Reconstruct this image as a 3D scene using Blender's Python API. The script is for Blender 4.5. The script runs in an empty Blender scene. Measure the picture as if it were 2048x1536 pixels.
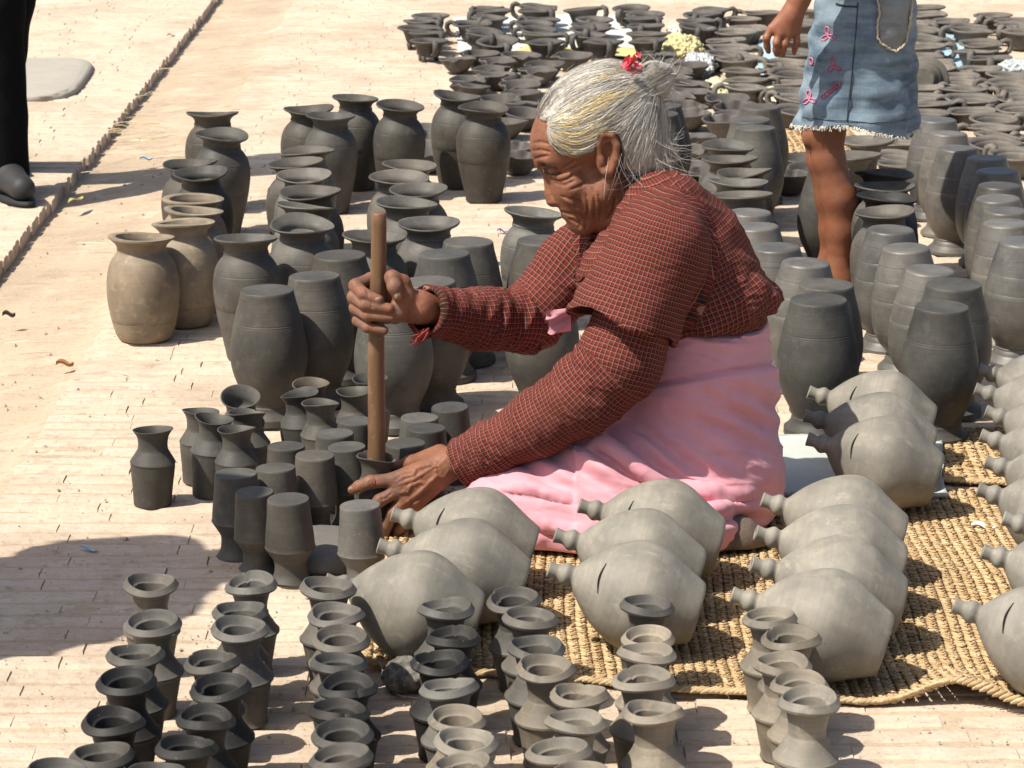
import bpy, bmesh, math, random
import numpy as np
from mathutils import Vector, Matrix, Euler
from math import sin, cos, pi, radians, atan, atan2, sqrt, tan

random.seed(7); RNG = np.random.default_rng(7)
SC = bpy.context.scene
COL = SC.collection

# ---------------------------------------------------------------- camera, sky, sun, exposure
H = 1.45                                   # eye height (m)
FPX = 5560.0                               # focal length in photo pixels (2048 wide)
PITCH = atan(1509.0 / FPX)
cam_d = bpy.data.cameras.new('camera'); cam = bpy.data.objects.new('camera', cam_d); COL.objects.link(cam)
cam.location = (0, 0, H); cam.rotation_euler = (pi / 2 - PITCH, 0, 0)
cam_d.sensor_width = 36.0; cam_d.lens = FPX / 2048 * 36.0
cam_d.clip_start = 0.1; cam_d.clip_end = 2000
cam_d.dof.use_dof = True; cam_d.dof.focus_distance = 4.75; cam_d.dof.aperture_fstop = 20
SC.camera = cam

SUN_EL = radians(56); SUN_AZ = radians(29)  # light travels towards +X, a little away from the camera
world = bpy.data.worlds.new('World'); SC.world = world; world.use_nodes = True
wn = world.node_tree.nodes; wl = world.node_tree.links; wn.clear()
sky = wn.new('ShaderNodeTexSky'); sky.sky_type = 'NISHITA'; sky.sun_disc = False
sky.sun_elevation = SUN_EL; sky.sun_rotation = radians(-90) - SUN_AZ
sky.dust_density = 3.0; sky.air_density = 1.0
bg = wn.new('ShaderNodeBackground'); bg.inputs[1].default_value = 0.10
wo = wn.new('ShaderNodeOutputWorld'); wl.new(sky.outputs[0], bg.inputs[0]); wl.new(bg.outputs[0], wo.inputs[0])
sun_d = bpy.data.lights.new('sun', 'SUN'); sun_d.energy = 5.0; sun_d.angle = radians(0.53); sun_d.color = (1.0, 0.94, 0.83)
sun = bpy.data.objects.new('sun', sun_d); COL.objects.link(sun)
sun_dir = Vector((cos(SUN_EL) * cos(SUN_AZ), cos(SUN_EL) * sin(SUN_AZ), -sin(SUN_EL)))
sun.rotation_euler = sun_dir.to_track_quat('-Z', 'Y').to_euler(); sun.location = (-3, 4, 6)
SC.view_settings.view_transform = 'Standard'; SC.view_settings.look = 'None'
SC.view_settings.exposure = 0.54; SC.view_settings.gamma = 1.0
SC.view_settings.use_curve_mapping = False

# ---------------------------------------------------------------- helpers: pixels of the photo -> places on the ground
def ray(px, py):
    dx, dy = px - 1024.0, 768.0 - py
    return Vector((dx, FPX * cos(PITCH) + dy * sin(PITCH), -FPX * sin(PITCH) + dy * cos(PITCH)))
def G(px, py, z=0.0):                      # the place at height z seen there
    r = ray(px, py); t = (z - H) / r.z
    return Vector((r.x * t, r.y * t, z))
def W(px, py, Y):                          # the place at distance Y seen there
    r = ray(px, py); t = Y / r.y
    return Vector((r.x * t, Y, H + r.z * t))

# ---------------------------------------------------------------- object helpers
def tag(o, label=None, cat=None, group=None, kind=None):
    if label: o['label'] = label
    if cat: o['category'] = cat
    if group: o['group'] = group
    if kind: o['kind'] = kind
    return o
def link(name, me, parent=None, mat=None):
    o = bpy.data.objects.new(name, me); COL.objects.link(o)
    if parent: o.parent = parent
    if mat and not me.materials: me.materials.append(mat)
    return o
def empty(name, loc=(0, 0, 0)):
    o = bpy.data.objects.new(name, None); COL.objects.link(o); o.location = loc; o.empty_display_size = 0.05
    return o
def mesh(name, verts, faces, mat=None, smooth=True):
    me = bpy.data.meshes.new(name)
    if isinstance(verts, np.ndarray): verts = verts.tolist()
    if isinstance(faces, np.ndarray): faces = faces.tolist()
    me.from_pydata(verts, [], faces); me.update()
    if smooth: me.polygons.foreach_set('use_smooth', [True] * len(me.polygons))
    if mat: me.materials.append(mat)
    return me
class MB:                                  # collects shapes into one mesh
    def __init__(s): s.v = []; s.f = []
    def add(s, v, f):
        n = len(s.v); s.v.extend([tuple(p) for p in v]); s.f.extend([tuple(i + n for i in q) for q in f])
    def tube(s, pts, rad, n=8, cap=True, flat=1.0, updir=None):
        pts = [Vector(p) for p in pts]; m = len(pts)
        if not hasattr(rad, '__len__'): rad = [rad] * m
        u = None; V = []; F = []
        for i, p in enumerate(pts):
            t = (pts[min(i + 1, m - 1)] - pts[max(i - 1, 0)]).normalized()
            if u is None:
                a = Vector(updir) if updir else (Vector((0, 0, 1)) if abs(t.z) < .9 else Vector((1, 0, 0)))
                u = (a - t * a.dot(t)).normalized()
            else: u = (u - t * u.dot(t)).normalized()
            w = t.cross(u)
            for k in range(n):
                a = 2 * pi * k / n
                V.append(p + (u * cos(a) * flat + w * sin(a)) * rad[i])
        for i in range(m - 1):
            for k in range(n):
                F.append((i * n + k, i * n + (k + 1) % n, (i + 1) * n + (k + 1) % n, (i + 1) * n + k))
        if cap: F.append(tuple(range(n - 1, -1, -1))); F.append(tuple((m - 1) * n + k for k in range(n)))
        s.add(V, F)
    def box(s, c, d, M=None):
        V = [Vector((c[0] + sx * d[0] / 2, c[1] + sy * d[1] / 2, c[2] + sz * d[2] / 2)) for sx in (-1, 1) for sy in (-1, 1) for sz in (-1, 1)]
        if M: V = [M @ v for v in V]
        s.add(V, [(0, 1, 3, 2), (4, 6, 7, 5), (0, 4, 5, 1), (2, 3, 7, 6), (0, 2, 6, 4), (1, 5, 7, 3)])
    def mesh(s, name, mat=None, smooth=True): return mesh(name, s.v, s.f, mat, smooth)

# value noise, vectorised
def _h(ix, iy, iz):
    n = (ix * 374761393 + iy * 668265263 + iz * 2147483647 + 1013904223) & 0xFFFFFFFF
    n = ((n ^ (n >> 13)) * 1274126177) & 0xFFFFFFFF
    return ((n ^ (n >> 16)) & 0xFFFF) / 65535.0
def vnoise(p):
    p = np.asarray(p, float); i = np.floor(p).astype(np.int64); f = p - i; f = f * f * (3 - 2 * f)
    x, y, z = i[..., 0], i[..., 1], i[..., 2]; a, b, c = f[..., 0], f[..., 1], f[..., 2]
    def L(A, B, t): return A + (B - A) * t
    return L(L(L(_h(x, y, z), _h(x+1, y, z), a), L(_h(x, y+1, z), _h(x+1, y+1, z), a), b),
             L(L(_h(x, y, z+1), _h(x+1, y, z+1), a), L(_h(x, y+1, z+1), _h(x+1, y+1, z+1), a), b), c) * 2 - 1
def fbm(p, oct=4):
    p = np.asarray(p, float); s = 0; a = 1
    for _ in range(oct): s = s + a * vnoise(p); p = p * 2.03 + 17.1; a *= .5
    return s / 1.9

# ---------------------------------------------------------------- materials
class NT:
    def __init__(s, name):
        s.m = bpy.data.materials.new(name); s.m.use_nodes = True; s.n = s.m.node_tree.nodes; s.l = s.m.node_tree.links
        s.b = s.n['Principled BSDF']; s.tc = s.n.new('ShaderNodeTexCoord')
    def node(s, t, **kw):
        n = s.n.new('ShaderNode' + t)
        for k, v in kw.items(): setattr(n, k, v)
        return n
    def link(s, a, b): s.l.new(a, b)
    def set(s, inp, v):
        if hasattr(v, 'is_output') or isinstance(v, bpy.types.NodeSocket): s.l.new(v, inp)
        else: inp.default_value = v
    def mapping(s, vec, scale=(1, 1, 1), rot=(0, 0, 0)):
        m = s.node('Mapping'); s.link(vec, m.inputs[0]); m.inputs['Scale'].default_value = scale; m.inputs['Rotation'].default_value = rot
        return m.outputs[0]
    def noise(s, vec, scale, detail=4, rough=.55, dist=0, out=0):
        n = s.node('TexNoise'); s.link(vec, n.inputs['Vector']); n.inputs['Scale'].default_value = scale
        n.inputs['Detail'].default_value = detail; n.inputs['Roughness'].default_value = rough; n.inputs['Distortion'].default_value = dist
        return n.outputs[out]
    def vor(s, vec, scale, feature='F1', out=0):
        n = s.node('TexVoronoi', feature=feature); s.link(vec, n.inputs['Vector']); n.inputs['Scale'].default_value = scale
        return n.outputs[out]
    def ramp(s, fac, stops, interp='LINEAR'):
        r = s.node('ValToRGB'); r.color_ramp.interpolation = interp; e = r.color_ramp.elements
        while len(e) < len(stops): e.new(.5)
        for i, (p, c) in enumerate(stops):
            e[i].position = p
            e[i].color = (c, c, c, 1) if not hasattr(c, '__len__') else (*c[:3], 1)
        s.link(fac, r.inputs[0]); return r.outputs[0]
    def mix(s, fac, a, b, mode='MIX'):
        m = s.node('Mix', data_type='RGBA', blend_type=mode); m.clamp_factor = True
        s.set(m.inputs[0], fac)
        for i, v in ((6, a), (7, b)):
            if isinstance(v, bpy.types.NodeSocket): s.link(v, m.inputs[i])
            else: m.inputs[i].default_value = (*v[:3], 1) if hasattr(v, '__len__') else (v, v, v, 1)
        return m.outputs[2]
    def math(s, op, a, b=None, c=None):
        m = s.node('Math', operation=op); s.set(m.inputs[0], a)
        if b is not None: s.set(m.inputs[1], b)
        if c is not None: s.set(m.inputs[2], c)
        return m.outputs[0]
    def bump(s, h, strength=.3, dist=.01, normal=None):
        b = s.node('Bump'); b.inputs['Strength'].default_value = strength; b.inputs['Distance'].default_value = dist
        s.link(h, b.inputs['Height'])
        if normal is not None: s.link(normal, b.inputs['Normal'])
        return b.outputs[0]
    def out(s, color=None, rough=None, normal=None, spec=None, **kw):
        if color is not None: s.set(s.b.inputs['Base Color'], color if isinstance(color, bpy.types.NodeSocket) else (*color[:3], 1))
        if rough is not None: s.set(s.b.inputs['Roughness'], rough)
        if normal is not None: s.link(normal, s.b.inputs['Normal'])
        if spec is not None: s.b.inputs['Specular IOR Level'].default_value = spec
        for k, v in kw.items(): s.set(s.b.inputs[k], v)
        return s.m

def mat_clay(name, rough=.55, rings=1.0, scratch=0.0, spec=.45):
    t = NT(name); oi = t.node('ObjectInfo'); obj = t.tc.outputs['Object']
    off = t.node('VectorMath', operation='ADD'); t.link(obj, off.inputs[0])
    rv = t.math('MULTIPLY', oi.outputs['Random'], 37.0); t.link(rv, off.inputs[1]); vec = off.outputs[0]
    big = t.noise(vec, 14, 5, .6); fine = t.noise(vec, 160, 4, .6)
    mp = t.mapping(vec, (1.5, 1.5, 170)); ring = t.noise(mp, 1.6, 3, .6)
    c = t.mix(t.ramp(big, [(.32, 0.0), (.72, 1.0)]), t.mix(1.0, oi.outputs['Color'], (.66, .66, .66), 'MULTIPLY'),
              t.mix(1.0, oi.outputs['Color'], (1.38, 1.34, 1.26), 'MULTIPLY'))
    c = t.mix(t.ramp(ring, [(.40, 0.22), (.62, 0.0)]), c, t.mix(1.0, oi.outputs['Color'], (.62, .62, .62), 'MULTIPLY'))
    dust = t.ramp(t.noise(vec, 46, 6, .7), [(.54, 0.0), (.76, 0.28 if scratch else .50)])
    c = t.mix(dust, c, t.mix(1.0, oi.outputs['Color'], (2.1, 1.9, 1.62), 'MULTIPLY'))
    spk = t.ramp(t.noise(vec, 420, 2, .5), [(.72, 0.0), (.80, 0.7)])
    c = t.mix(spk, c, (.42, .39, .33))
    h = t.math('ADD', t.math('MULTIPLY', ring, .55 * rings), t.math('MULTIPLY', fine, .35))
    if scratch:
        vs = t.vor(t.mapping(vec, (1, 1, 1), (.4, .2, .1)), 55)
        pit = t.ramp(vs, [(.0, 0.0), (.09, 1.0)])
        sel = t.ramp(t.noise(vec, 60, 2), [(.5, 1.0), (.62, 0.0)])
        pit = t.math('MAXIMUM', pit, sel)
        h = t.math('ADD', h, t.math('MULTIPLY', pit, scratch))
    if scratch:
        c = t.mix(t.ramp(t.noise(vec, 9, 5, .65), [(.45, 0.), (.68, .6)]), c, t.mix(1.0, oi.outputs['Color'], (.60, .60, .60), 'MULTIPLY'))
        c = t.mix(t.math('SUBTRACT', 1.0, pit), c, t.mix(1.0, oi.outputs['Color'], (.45, .43, .40), 'MULTIPLY'))
        sm = t.ramp(t.noise(t.mapping(vec, (40, 40, 9)), 1, 4, .7), [(.60, 0.), (.70, .45)]); c = t.mix(sm, c, t.mix(1.0, oi.outputs['Color'], (1.5, 1.45, 1.3), 'MULTIPLY'))
    r = t.math('ADD', t.math('MULTIPLY', big, .25), rough - .12)
    return t.out(c, r, t.bump(h, .38, .0016), spec)
CLAY = mat_clay('clay', .60, 1.0, 0, .30)
CLAY_JUG = mat_clay('clay_jug', .62, .3, .8, .3)
CLAY_SHEEN = mat_clay('clay_sheen', .46, 1.0, 0, .5)
CLAY_BOWL = mat_clay('clay_bowl', .66, .4, 0, .3)

def mat_simple(name, col, rough=.7, var=.15, scale=30, bump=.2, bscale=200, spec=.3):
    t = NT(name); v = t.tc.outputs['Object']; n = t.noise(v, scale, 4)
    c = t.mix(n, [x * (1 - var) for x in col], [x * (1 + var) for x in col])
    return t.out(c, rough, t.bump(t.noise(v, bscale, 3), bump, .002), spec)
# ================================================================ THE SETTING: earth, brick paving, gutter
X_WALK, X_PLAT, X_BAND = -1.212, -0.885, -0.63
def mat_paving(name, mode):
    t = NT(name); g = t.node('NewGeometry'); P = g.outputs['Position']
    big = t.noise(P, 1.7, 5, .6); mid = t.noise(P, 9, 6, .62); fine = t.noise(P, 90, 5, .65)
    streak = t.noise(t.mapping(P, (8, 21, 8)), 1.0, 6, .68)
    brick = t.mix(mid, (.42, .315, .240), (.54, .445, .355))
    if mode == 'part':
        oi = t.node('ObjectInfo'); rnd = oi.outputs['Random']
    elif mode == 'stuff':
        a = t.node('Attribute', attribute_name='tint'); rnd = a.outputs['Fac']
    if mode != 'earth':
        brick = t.mix(rnd, t.mix(1.0, brick, (.97, .955, .95), 'MULTIPLY'), t.mix(1.0, brick, (1.02, 1.02, 1.02), 'MULTIPLY'))
    earth = t.mix(mid, (.36, .275, .19), (.50, .40, .295))
    if mode == 'earth': c = t.mix(t.ramp(streak, [(.35, 0.), (.7, .5)]), earth, (.42, .335, .24))
    else:
        cover = t.ramp(t.math('ADD', t.math('MULTIPLY', big, .6), t.math('MULTIPLY', streak, .5)), [(.40, 0.05), (.64, .8)])
        c = t.mix(cover, brick, t.mix(mid, (.46, .375, .28), (.59, .50, .395)))
    c = t.mix(t.ramp(t.noise(P, 2.6, 7, .72), [(.47, 0.), (.72, .62)]), c, (.27, .205, .145))
    c = t.mix(t.ramp(t.noise(t.mapping(P, (1, 2.6, 1)), 13, 6, .7, .6), [(.53, 0.), (.70, .55)]), c, (.25, .19, .13))
    c = t.mix(t.ramp(t.noise(t.mapping(P, (1, 2.2, 1)), 42, 5, .7), [(.56, 0.), (.68, .55)]), c, (.22, .165, .115))
    c = t.mix(t.ramp(fine, [(.58, 0.), (.72, .45)]), c, (.22, .165, .115))
    c = t.mix(t.ramp(t.noise(P, 6, 5, .65), [(.55, 0.), (.72, .5)]), c, (.62, .545, .435))
    c = t.mix(t.ramp(t.noise(P, 260, 3, .6), [(.70, 0.), (.78, .6)]), c, (.66, .58, .47))
    h = t.math('ADD', t.math('MULTIPLY', mid, .5), t.math('ADD', t.math('MULTIPLY', fine, .22), t.math('MULTIPLY', streak, .45)))
    return t.out(c, .92, t.bump(h, .9, .012), .15)
M_EARTH = mat_paving('earth', 'earth'); M_BRICK = mat_paving('brick_one', 'part'); M_BRICKS = mat_paving('bricks_joined', 'stuff')

def axis(a, b, step, far):
    c = list(np.arange(a, b, step)); s = step; lo = []; x = a
    while x > -far: s *= 1.5; x -= s; lo.append(x)
    hi = []; s = step; x = c[-1]
    while x < far: s *= 1.5; x += s; hi.append(x)
    return np.array(lo[::-1] + c + hi)
gx = axis(-2.6, 2.6, .022, 900); gy = axis(2.5, 12.6, .03, 900)
GX, GY = np.meshgrid(gx, gy)
def smooth(a, b, x): t = np.clip((x - a) / (b - a), 0, 1); return t * t * (3 - 2 * t)
def earth_z(X, Y):
    P = np.stack([X, Y, X * 0], -1)
    edge = .014 * fbm(P * [0, 7, 0] + [0, 0, 3], 3)
    gut = smooth(X_WALK - .075, X_WALK - .045, X) * (1 - smooth(X_PLAT - .05, X_PLAT + .01, X + edge))
    prof = .012 +   .019 * (1 - smooth(X_WALK, X_PLAT, X))
    n = fbm(P * 5, 4); f = fbm(P * 26 + 5, 3)
    near = np.exp(-np.clip(np.abs(X) - 3, 0, None)) * (Y < 14) * (Y > 1)
    return (-.0034 + .0042 * n + .0016 * f) * near - gut * (prof + .004 * n) - .004 * (1 - near)
GZ = earth_z(GX, GY)
ny, nx = GX.shape
idx = np.arange(nx * ny).reshape(ny, nx)
F = np.stack([idx[:-1, :-1], idx[:-1, 1:], idx[1:, 1:], idx[1:, :-1]], -1).reshape(-1, 4)
ground = link('ground', mesh('ground', np.stack([GX, GY, GZ], -1).reshape(-1, 3), F, M_EARTH)); tag(ground, kind='structure')

# bricks: a walkway on the left, a band of headers at the platform edge, running courses on the platform
def brick_mesh(name, L, D, seed, mat):
    r = random.Random(seed); b = .008; zt = 0.0; V = []; Fc = []
    def j(s): return (r.random() - .5) * s
    cs = [(-L/2, -D/2), (L/2, -D/2), (L/2, D/2), (-L/2, D/2)]
    for x, y in cs: V.append((x, y + j(.003), -.05))
    for x, y in cs: V.append((x, y + j(.003), -.006 + j(.003)))
    for x, y in cs: V.append((x * (1 - .002/L) + j(.0006), y * (1 - 2*b/D) + j(.003), zt + j(.0012)))
    for k in (0, 4):
        for i in range(4): Fc.append((k + i, k + (i+1) % 4, k + 4 + (i+1) % 4, k + 4 + i))
    Fc.append((8, 9, 10, 11)); return mesh(name, V, Fc, mat, False)
bricks = []                                # (x, y, length, depth, z, kind)
rb = random.Random(3)
y = 2.9
row = 0
while y < 12.2:
    d = .054 + rb.random() * .006
    if y > 5.2:
        x = X_WALK + (rb.random() - .5) * .010; first = True
        while x > X_WALK - (.85 if y > 8 else .48):
            L = rb.uniform(.13, .27) if first else rb.uniform(.21, .25); first = False
            bricks.append((x - L / 2, y + .02, L - .0004, d - .005, .001 + (rb.random() - .5) * .003, 1)); x -= L
    x = X_PLAT + (rb.random() - .5) * .008; lim = 0.185 * y + .12; first = True
    while x < lim:
        L = rb.uniform(.09, .26) if first else rb.uniform(.195, .235); first = False
        bricks.append((x + L / 2, y, L - .0004, d - .008, (rb.random() - .5) * .0034 - .0004, 1)); x += L
    row += 1; y += d
def in_view(b):
    p = Vector((b[0], b[1], 0)); c = p - Vector((0, 0, H)); d = c.y * cos(PITCH) - c.z * sin(PITCH); u = c.y * sin(PITCH) + c.z * cos(PITCH)
    px = 1024 + c.x / d * FPX; py = 768 - u / d * FPX
    return -60 < px < 700 and -20 < py < 1560, px, py
vis = [b for b in bricks if in_view(b)[0]]
vis.sort(key=lambda b: b[1]); chosen = set(id(b) for b in vis[:300])
pav = bpy.data.objects.new('pavement', None); COL.objects.link(pav)
variants = {0: [brick_mesh('brick', .246, .052, s, M_BRICK) for s in range(5)], 1: [brick_mesh('brick', .212, .052, s + 9, M_BRICK) for s in range(5)]}
SV, SF, ST = [], [], []
for b in bricks:
    x, y, L, D, z, k = b; rz = (rb.random() - .5) * .012
    if id(b) in chosen:
        o = link('brick', variants[k][rb.randrange(5)], pav); base = .246 if k == 0 else .212
        o.location = (x, y, z); o.scale = (L / base, D / .052, 1); o.rotation_euler = ((rb.random() - .5) * .03, (rb.random() - .5) * .008, rz)
    else:
        n = len(SV); cs = [(-L/2, -D/2), (L/2, -D/2), (L/2, D/2), (-L/2, D/2)]; b2 = .008; ti = rb.random()
        for (s, zz) in ((1, -.05), (1, -.006), (0, 0)):
            for cx, cy in cs:
                if not s: cx *= 1 - .002/L; cy *= 1 - 2*b2/D
                cx += (rb.random()-.5)*.0006; cy += (rb.random()-.5)*.003
                SV.append((x + cx - cy * rz, y + cy + cx * rz, z + zz + (rb.random()-.5)*.0012))
        for kk in (0, 4):
            for i in range(4): SF.append((n + kk + i, n + kk + (i+1) % 4, n + kk + 4 + (i+1) % 4, n + kk + 4 + i))
        SF.append((n+8, n+9, n+10, n+11)); ST += [ti] * 12
me = mesh('paving_bricks', SV, SF, M_BRICKS, False)
at = me.attributes.new('tint', 'FLOAT', 'POINT'); at.data.foreach_set('value', ST)
sb = link('paving_bricks', me, pav); tag(sb, kind='stuff')
tag(pav, 'worn dusty brick paving with earth filled joints', None, None, 'structure')
# ================================================================ POTTERY
def lathe(name, prof, n=44, mat=None, seed=0, wob=.012, rimz=.0, rim_at=None, chips=0):
    r = random.Random(seed); m = len(prof); V = []; Fc = []
    zs = [p[1] for p in prof]; zmax = max(zs); zmin = min(zs); span = zmax - zmin
    a2, p2, a3, p3 = wob * (r.random() + .3), r.random() * 7, wob * .6 * r.random(), r.random() * 7
    b1, q1, b2, q2 = rimz * (r.random() * .8 + .4), r.random() * 7, rimz * r.random() * .8, r.random() * 7
    lx, ly = (r.random() - .5) * .02, (r.random() - .5) * .02
    ch = [(r.random() * 2 * pi, .05 + r.random() * .09,   .0008 + r.random() * .0014) for _ in range(chips)]
    for i, (rad, z) in enumerate(prof):
        ext = (rad, z); f = max(0, (z - zmin) / span - .55) / .45
        for k in range(n):
            a = 2 * pi * k / n; rr = rad * (1 + a2 * cos(2 * a + p2) * (.5 + f) + a3 * cos(3 * a + p3))
            zz = z + f * f * (b1 * cos(a + q1) + b2 * cos(2 * a + q2))
            if rim_at and i in rim_at:
                for (ca, cw, cd) in ch:
                    d = abs((a - ca + pi) % (2 * pi) - pi)
                    if d < cw: rr -= cd * (1 - d / cw); zz -= cd * .8 * (1 - d / cw)
            V.append((rr * cos(a) + lx * (z - zmin), rr * sin(a) + ly * (z - zmin), zz))
    for i in range(m - 1):
        for k in range(n): Fc.append((i * n + k, i * n + (k + 1) % n, (i + 1) * n + (k + 1) % n, (i + 1) * n + k))
    Fc.append(tuple(range(n - 1, -1, -1))); Fc.append(tuple((m - 1) * n + k for k in range(n)))
    me = mesh(name, V, Fc, mat); me.set_sharp_from_angle(angle=radians(38)); return me
def smoothprof(pts, sub=4):                # Catmull-Rom through the points; a point given with a third value stays sharp
    out = []; n = len(pts)
    for i in range(n - 1):
        p1, p2 = pts[i], pts[i + 1]
        p0 = pts[i - 1] if i > 0 and len(p1) == 2 else p1
        p3 = pts[i + 2] if i + 2 < n and len(p2) == 2 else p2
        for k in range(sub):
            t = k / sub
            out.append(tuple(.5 * (2 * p1[c] + (p2[c] - p0[c]) * t + (2*p0[c] - 5*p1[c] + 4*p2[c] - p3[c]) * t*t + (-p0[c] + 3*p1[c] - 3*p2[c] + p3[c]) * t**3) for c in (0, 1)))
    out.append(tuple(pts[-1][:2])); return out
def grooves(prof, zs, depth=.0005, w=.0012):
    out = []
    for i, (r, z) in enumerate(prof):
        out.append((r, z))
        if i + 1 < len(prof):
            r2, z2 = prof[i + 1]
            for g in zs:
                if z < g <= z2 and r > .03:
                    f = (g - z) / max(z2 - z, 1e-6); rr = r + (r2 - r) * f
                    out += [(rr, g - w / 2), (rr - depth, g - w * .2), (rr - depth, g + w * .1), (rr, g + w * .6)]
    return out
S = 1                                       # (r, z, sharp)
HA = .141                                   # small vase with flange rim, front columns
PA = smoothprof([(.001, .001, S), (.028, .0, S), (.031, .003), (.0295, .010), (.033, .030), (.0365, .050), (.039, .060, S), (.0425, .0635, S), (.0425, .0665, S),
      (.039, .070), (.030, .083), (.0255, .092, S), (.0245, .0935, S), (.0242, .103), (.0262, .113), (.0290, .1235, S), (.0400, .1300, S), (.0410, .1330, S),
      (.0350, .1408, S), (.0336, .141, S), (.0325, .1395, S), (.0290, .1335), (.0270, .1305, S), (.0238, .1290, S), (.0210, .112), (.021, .09), (.001, .085, S)], 3)
HB = .134                                   # small vase with plain flared lip, middle group
PB = smoothprof([(.001, .0006, S), (.0318, .0, S), (.0326, .0015, S), (.0332, .012), (.035, .035), (.0375, .058), (.0385, .074, S), (.0395, .077, S), (.0365, .082), (.029, .094), (.0262, .099, S),
      (.0255, .102), (.0252, .110), (.0268, .121), (.032, .130), (.0342, .1325, S), (.0345, .1338, S), (.0325, .134, S), (.028, .127), (.0235, .115), (.022, .10), (.001, .09, S)], 3)
HD = .254                                   # tall vase
PD0 = smoothprof([(.001, .001, S), (.044, .0, S), (.047, .003), (.050, .020), (.0575, .055), (.066, .095), (.071, .135), (.0715, .160), (.067, .187), (.057, .206), (.0485, .2155), (.0462, .221, S),
      (.0475, .2225, S), (.0470, .225, S), (.0455, .229), (.047, .236), (.053, .2425, S), (.0645, .2485, S), (.0665, .2515, S), (.0655, .254, S), (.0635, .2535, S), (.058, .2485), (.046, .236), (.042, .222), (.001, .205, S)], 3)
PD = grooves(PD0, [.109, .182])
PD2 = [(r * 1.02, z * .86) for r, z in grooves(smoothprof([(.001, .001, S), (.047, .0, S), (.052, .004), (.059, .022), (.067, .06), (.0715, .10), (.072, .135), (.0695, .165), (.063, .192), (.0545, .2065), (.0502, .213),
      (.0485, .219), (.049, .226), (.0525, .235), (.062, .2455, S), (.066, .249, S), (.0662, .2525, S), (.0565, .254, S), (.0505, .2515, S), (.0465, .236), (.044, .22), (.001, .19, S)], 3), [.048])]
PE = grooves(smoothprof([(.001, .0005, S), (.0495, .0, S), (.0508, .0016, S), (.0545, .020), (.0635, .052), (.0718, .092), (.0745, .118), (.0728, .145), (.0645, .174), (.0535, .198), (.0468, .213), (.0455, .2185, S), (.0468, .220, S),
      (.0485, .228), (.056, .2375, S), (.0605, .2405, S), (.0610, .2520, S), (.0590, .254, S), (.05, .245), (.041, .225), (.001, .20, S)], 3), [.058, .062])      # the same vase stood on its mouth, with ruled lines near its foot
PE2 = grooves(smoothprof([(.001, .001, S), (.0440, .0, S), (.0470, .0025), (.0488, .008), (.053, .022), (.062, .055), (.070, .098), (.0715, .135), (.069, .165), (.059, .192), (.046, .210), (.0415, .2185, S),
      (.0428, .220, S), (.0425, .2235, S), (.045, .232), (.056, .243, S), (.0605, .247, S), (.0612, .254, S), (.058, .254, S), (.05, .245), (.040, .22), (.001, .20, S)], 3), [.031, .062, .100])
PF = smoothprof([(.001, .001, S), (.046, .0, S), (.047, .006, S), (.040, .010), (.030, .024), (.0265, .05), (.027, .10), (.030, .135), (.039, .165), (.052, .178, S), (.0700, .184, S), (.0715, .189, S), (.0700, .192, S), (.066, .1905), (.045, .182), (.028, .174), (.001, .170, S)], 3)
HF = .192
PG = smoothprof([(.001, .0, S), (.0440, .0, S), (.0465, .003, S), (.059, .029), (.0735, .056), (.0800, .073), (.0825, .089), (.0795, .106), (.0715, .125), (.0585, .146), (.041, .166), (.0255, .1795), (.0165, .1865, S), (.0142, .189, S),
      (.0142, .192), (.0165, .198), (.0158, .203), (.0118, .209), (.0104, .213), (.0112, .220), (.0122, .225, S), (.0110, .2265, S), (.0065, .225, S), (.006, .21), (.001, .205, S)], 4)
VAR = {}
def variants_of(key, prof, mat, n, wob, rimz, chips=0, seg=44, rim=None):
    VAR[key] = [lathe(key, prof, seg, mat, 100 * len(VAR) + i, wob, rimz, rim, chips if i % 2 == 0 else 0) for i in range(n)]
top = lambda prof, lo: [i for i, p in enumerate(prof) if p[1] > lo]
PA = [(r * .965, z) for r, z in PA]
variants_of('flanged_vase', PA, CLAY, 10, .016, .0034, 3, 48, top(PA, .127))
variants_of('flared_vase', PB, CLAY, 6, .018, .0038, 2, 44, top(PB, .128))
variants_of('tall_vase', PD, CLAY, 8, .012, .0050, 2, 52, top(PD, .247))
variants_of('tall_vase_round', PD2, CLAY, 3, .008, .003, 1, 52)
variants_of('upturned_vase', PE, CLAY, 4, .007, .0, 0, 52)
variants_of('upturned_vase_ringed', PE2, CLAY_SHEEN, 4, .007, .0, 0, 52)
variants_of('pedestal', PF, CLAY, 3, .006, .002, 0, 48)
for k in ('upturned_vase', 'upturned_vase_ringed'):
    for me in VAR[k]:
        me.transform(Matrix.Translation((0, 0, HD)) @ Matrix.Rotation(pi, 4, 'X'))
VAR['upturned_small'] = []
for i, me in enumerate(VAR['flared_vase']):
    m2 = me.copy(); m2.transform(Matrix.Translation((0, 0, HB)) @ Matrix.Rotation(pi, 4, 'X')); VAR['upturned_small'].append(m2)

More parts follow.
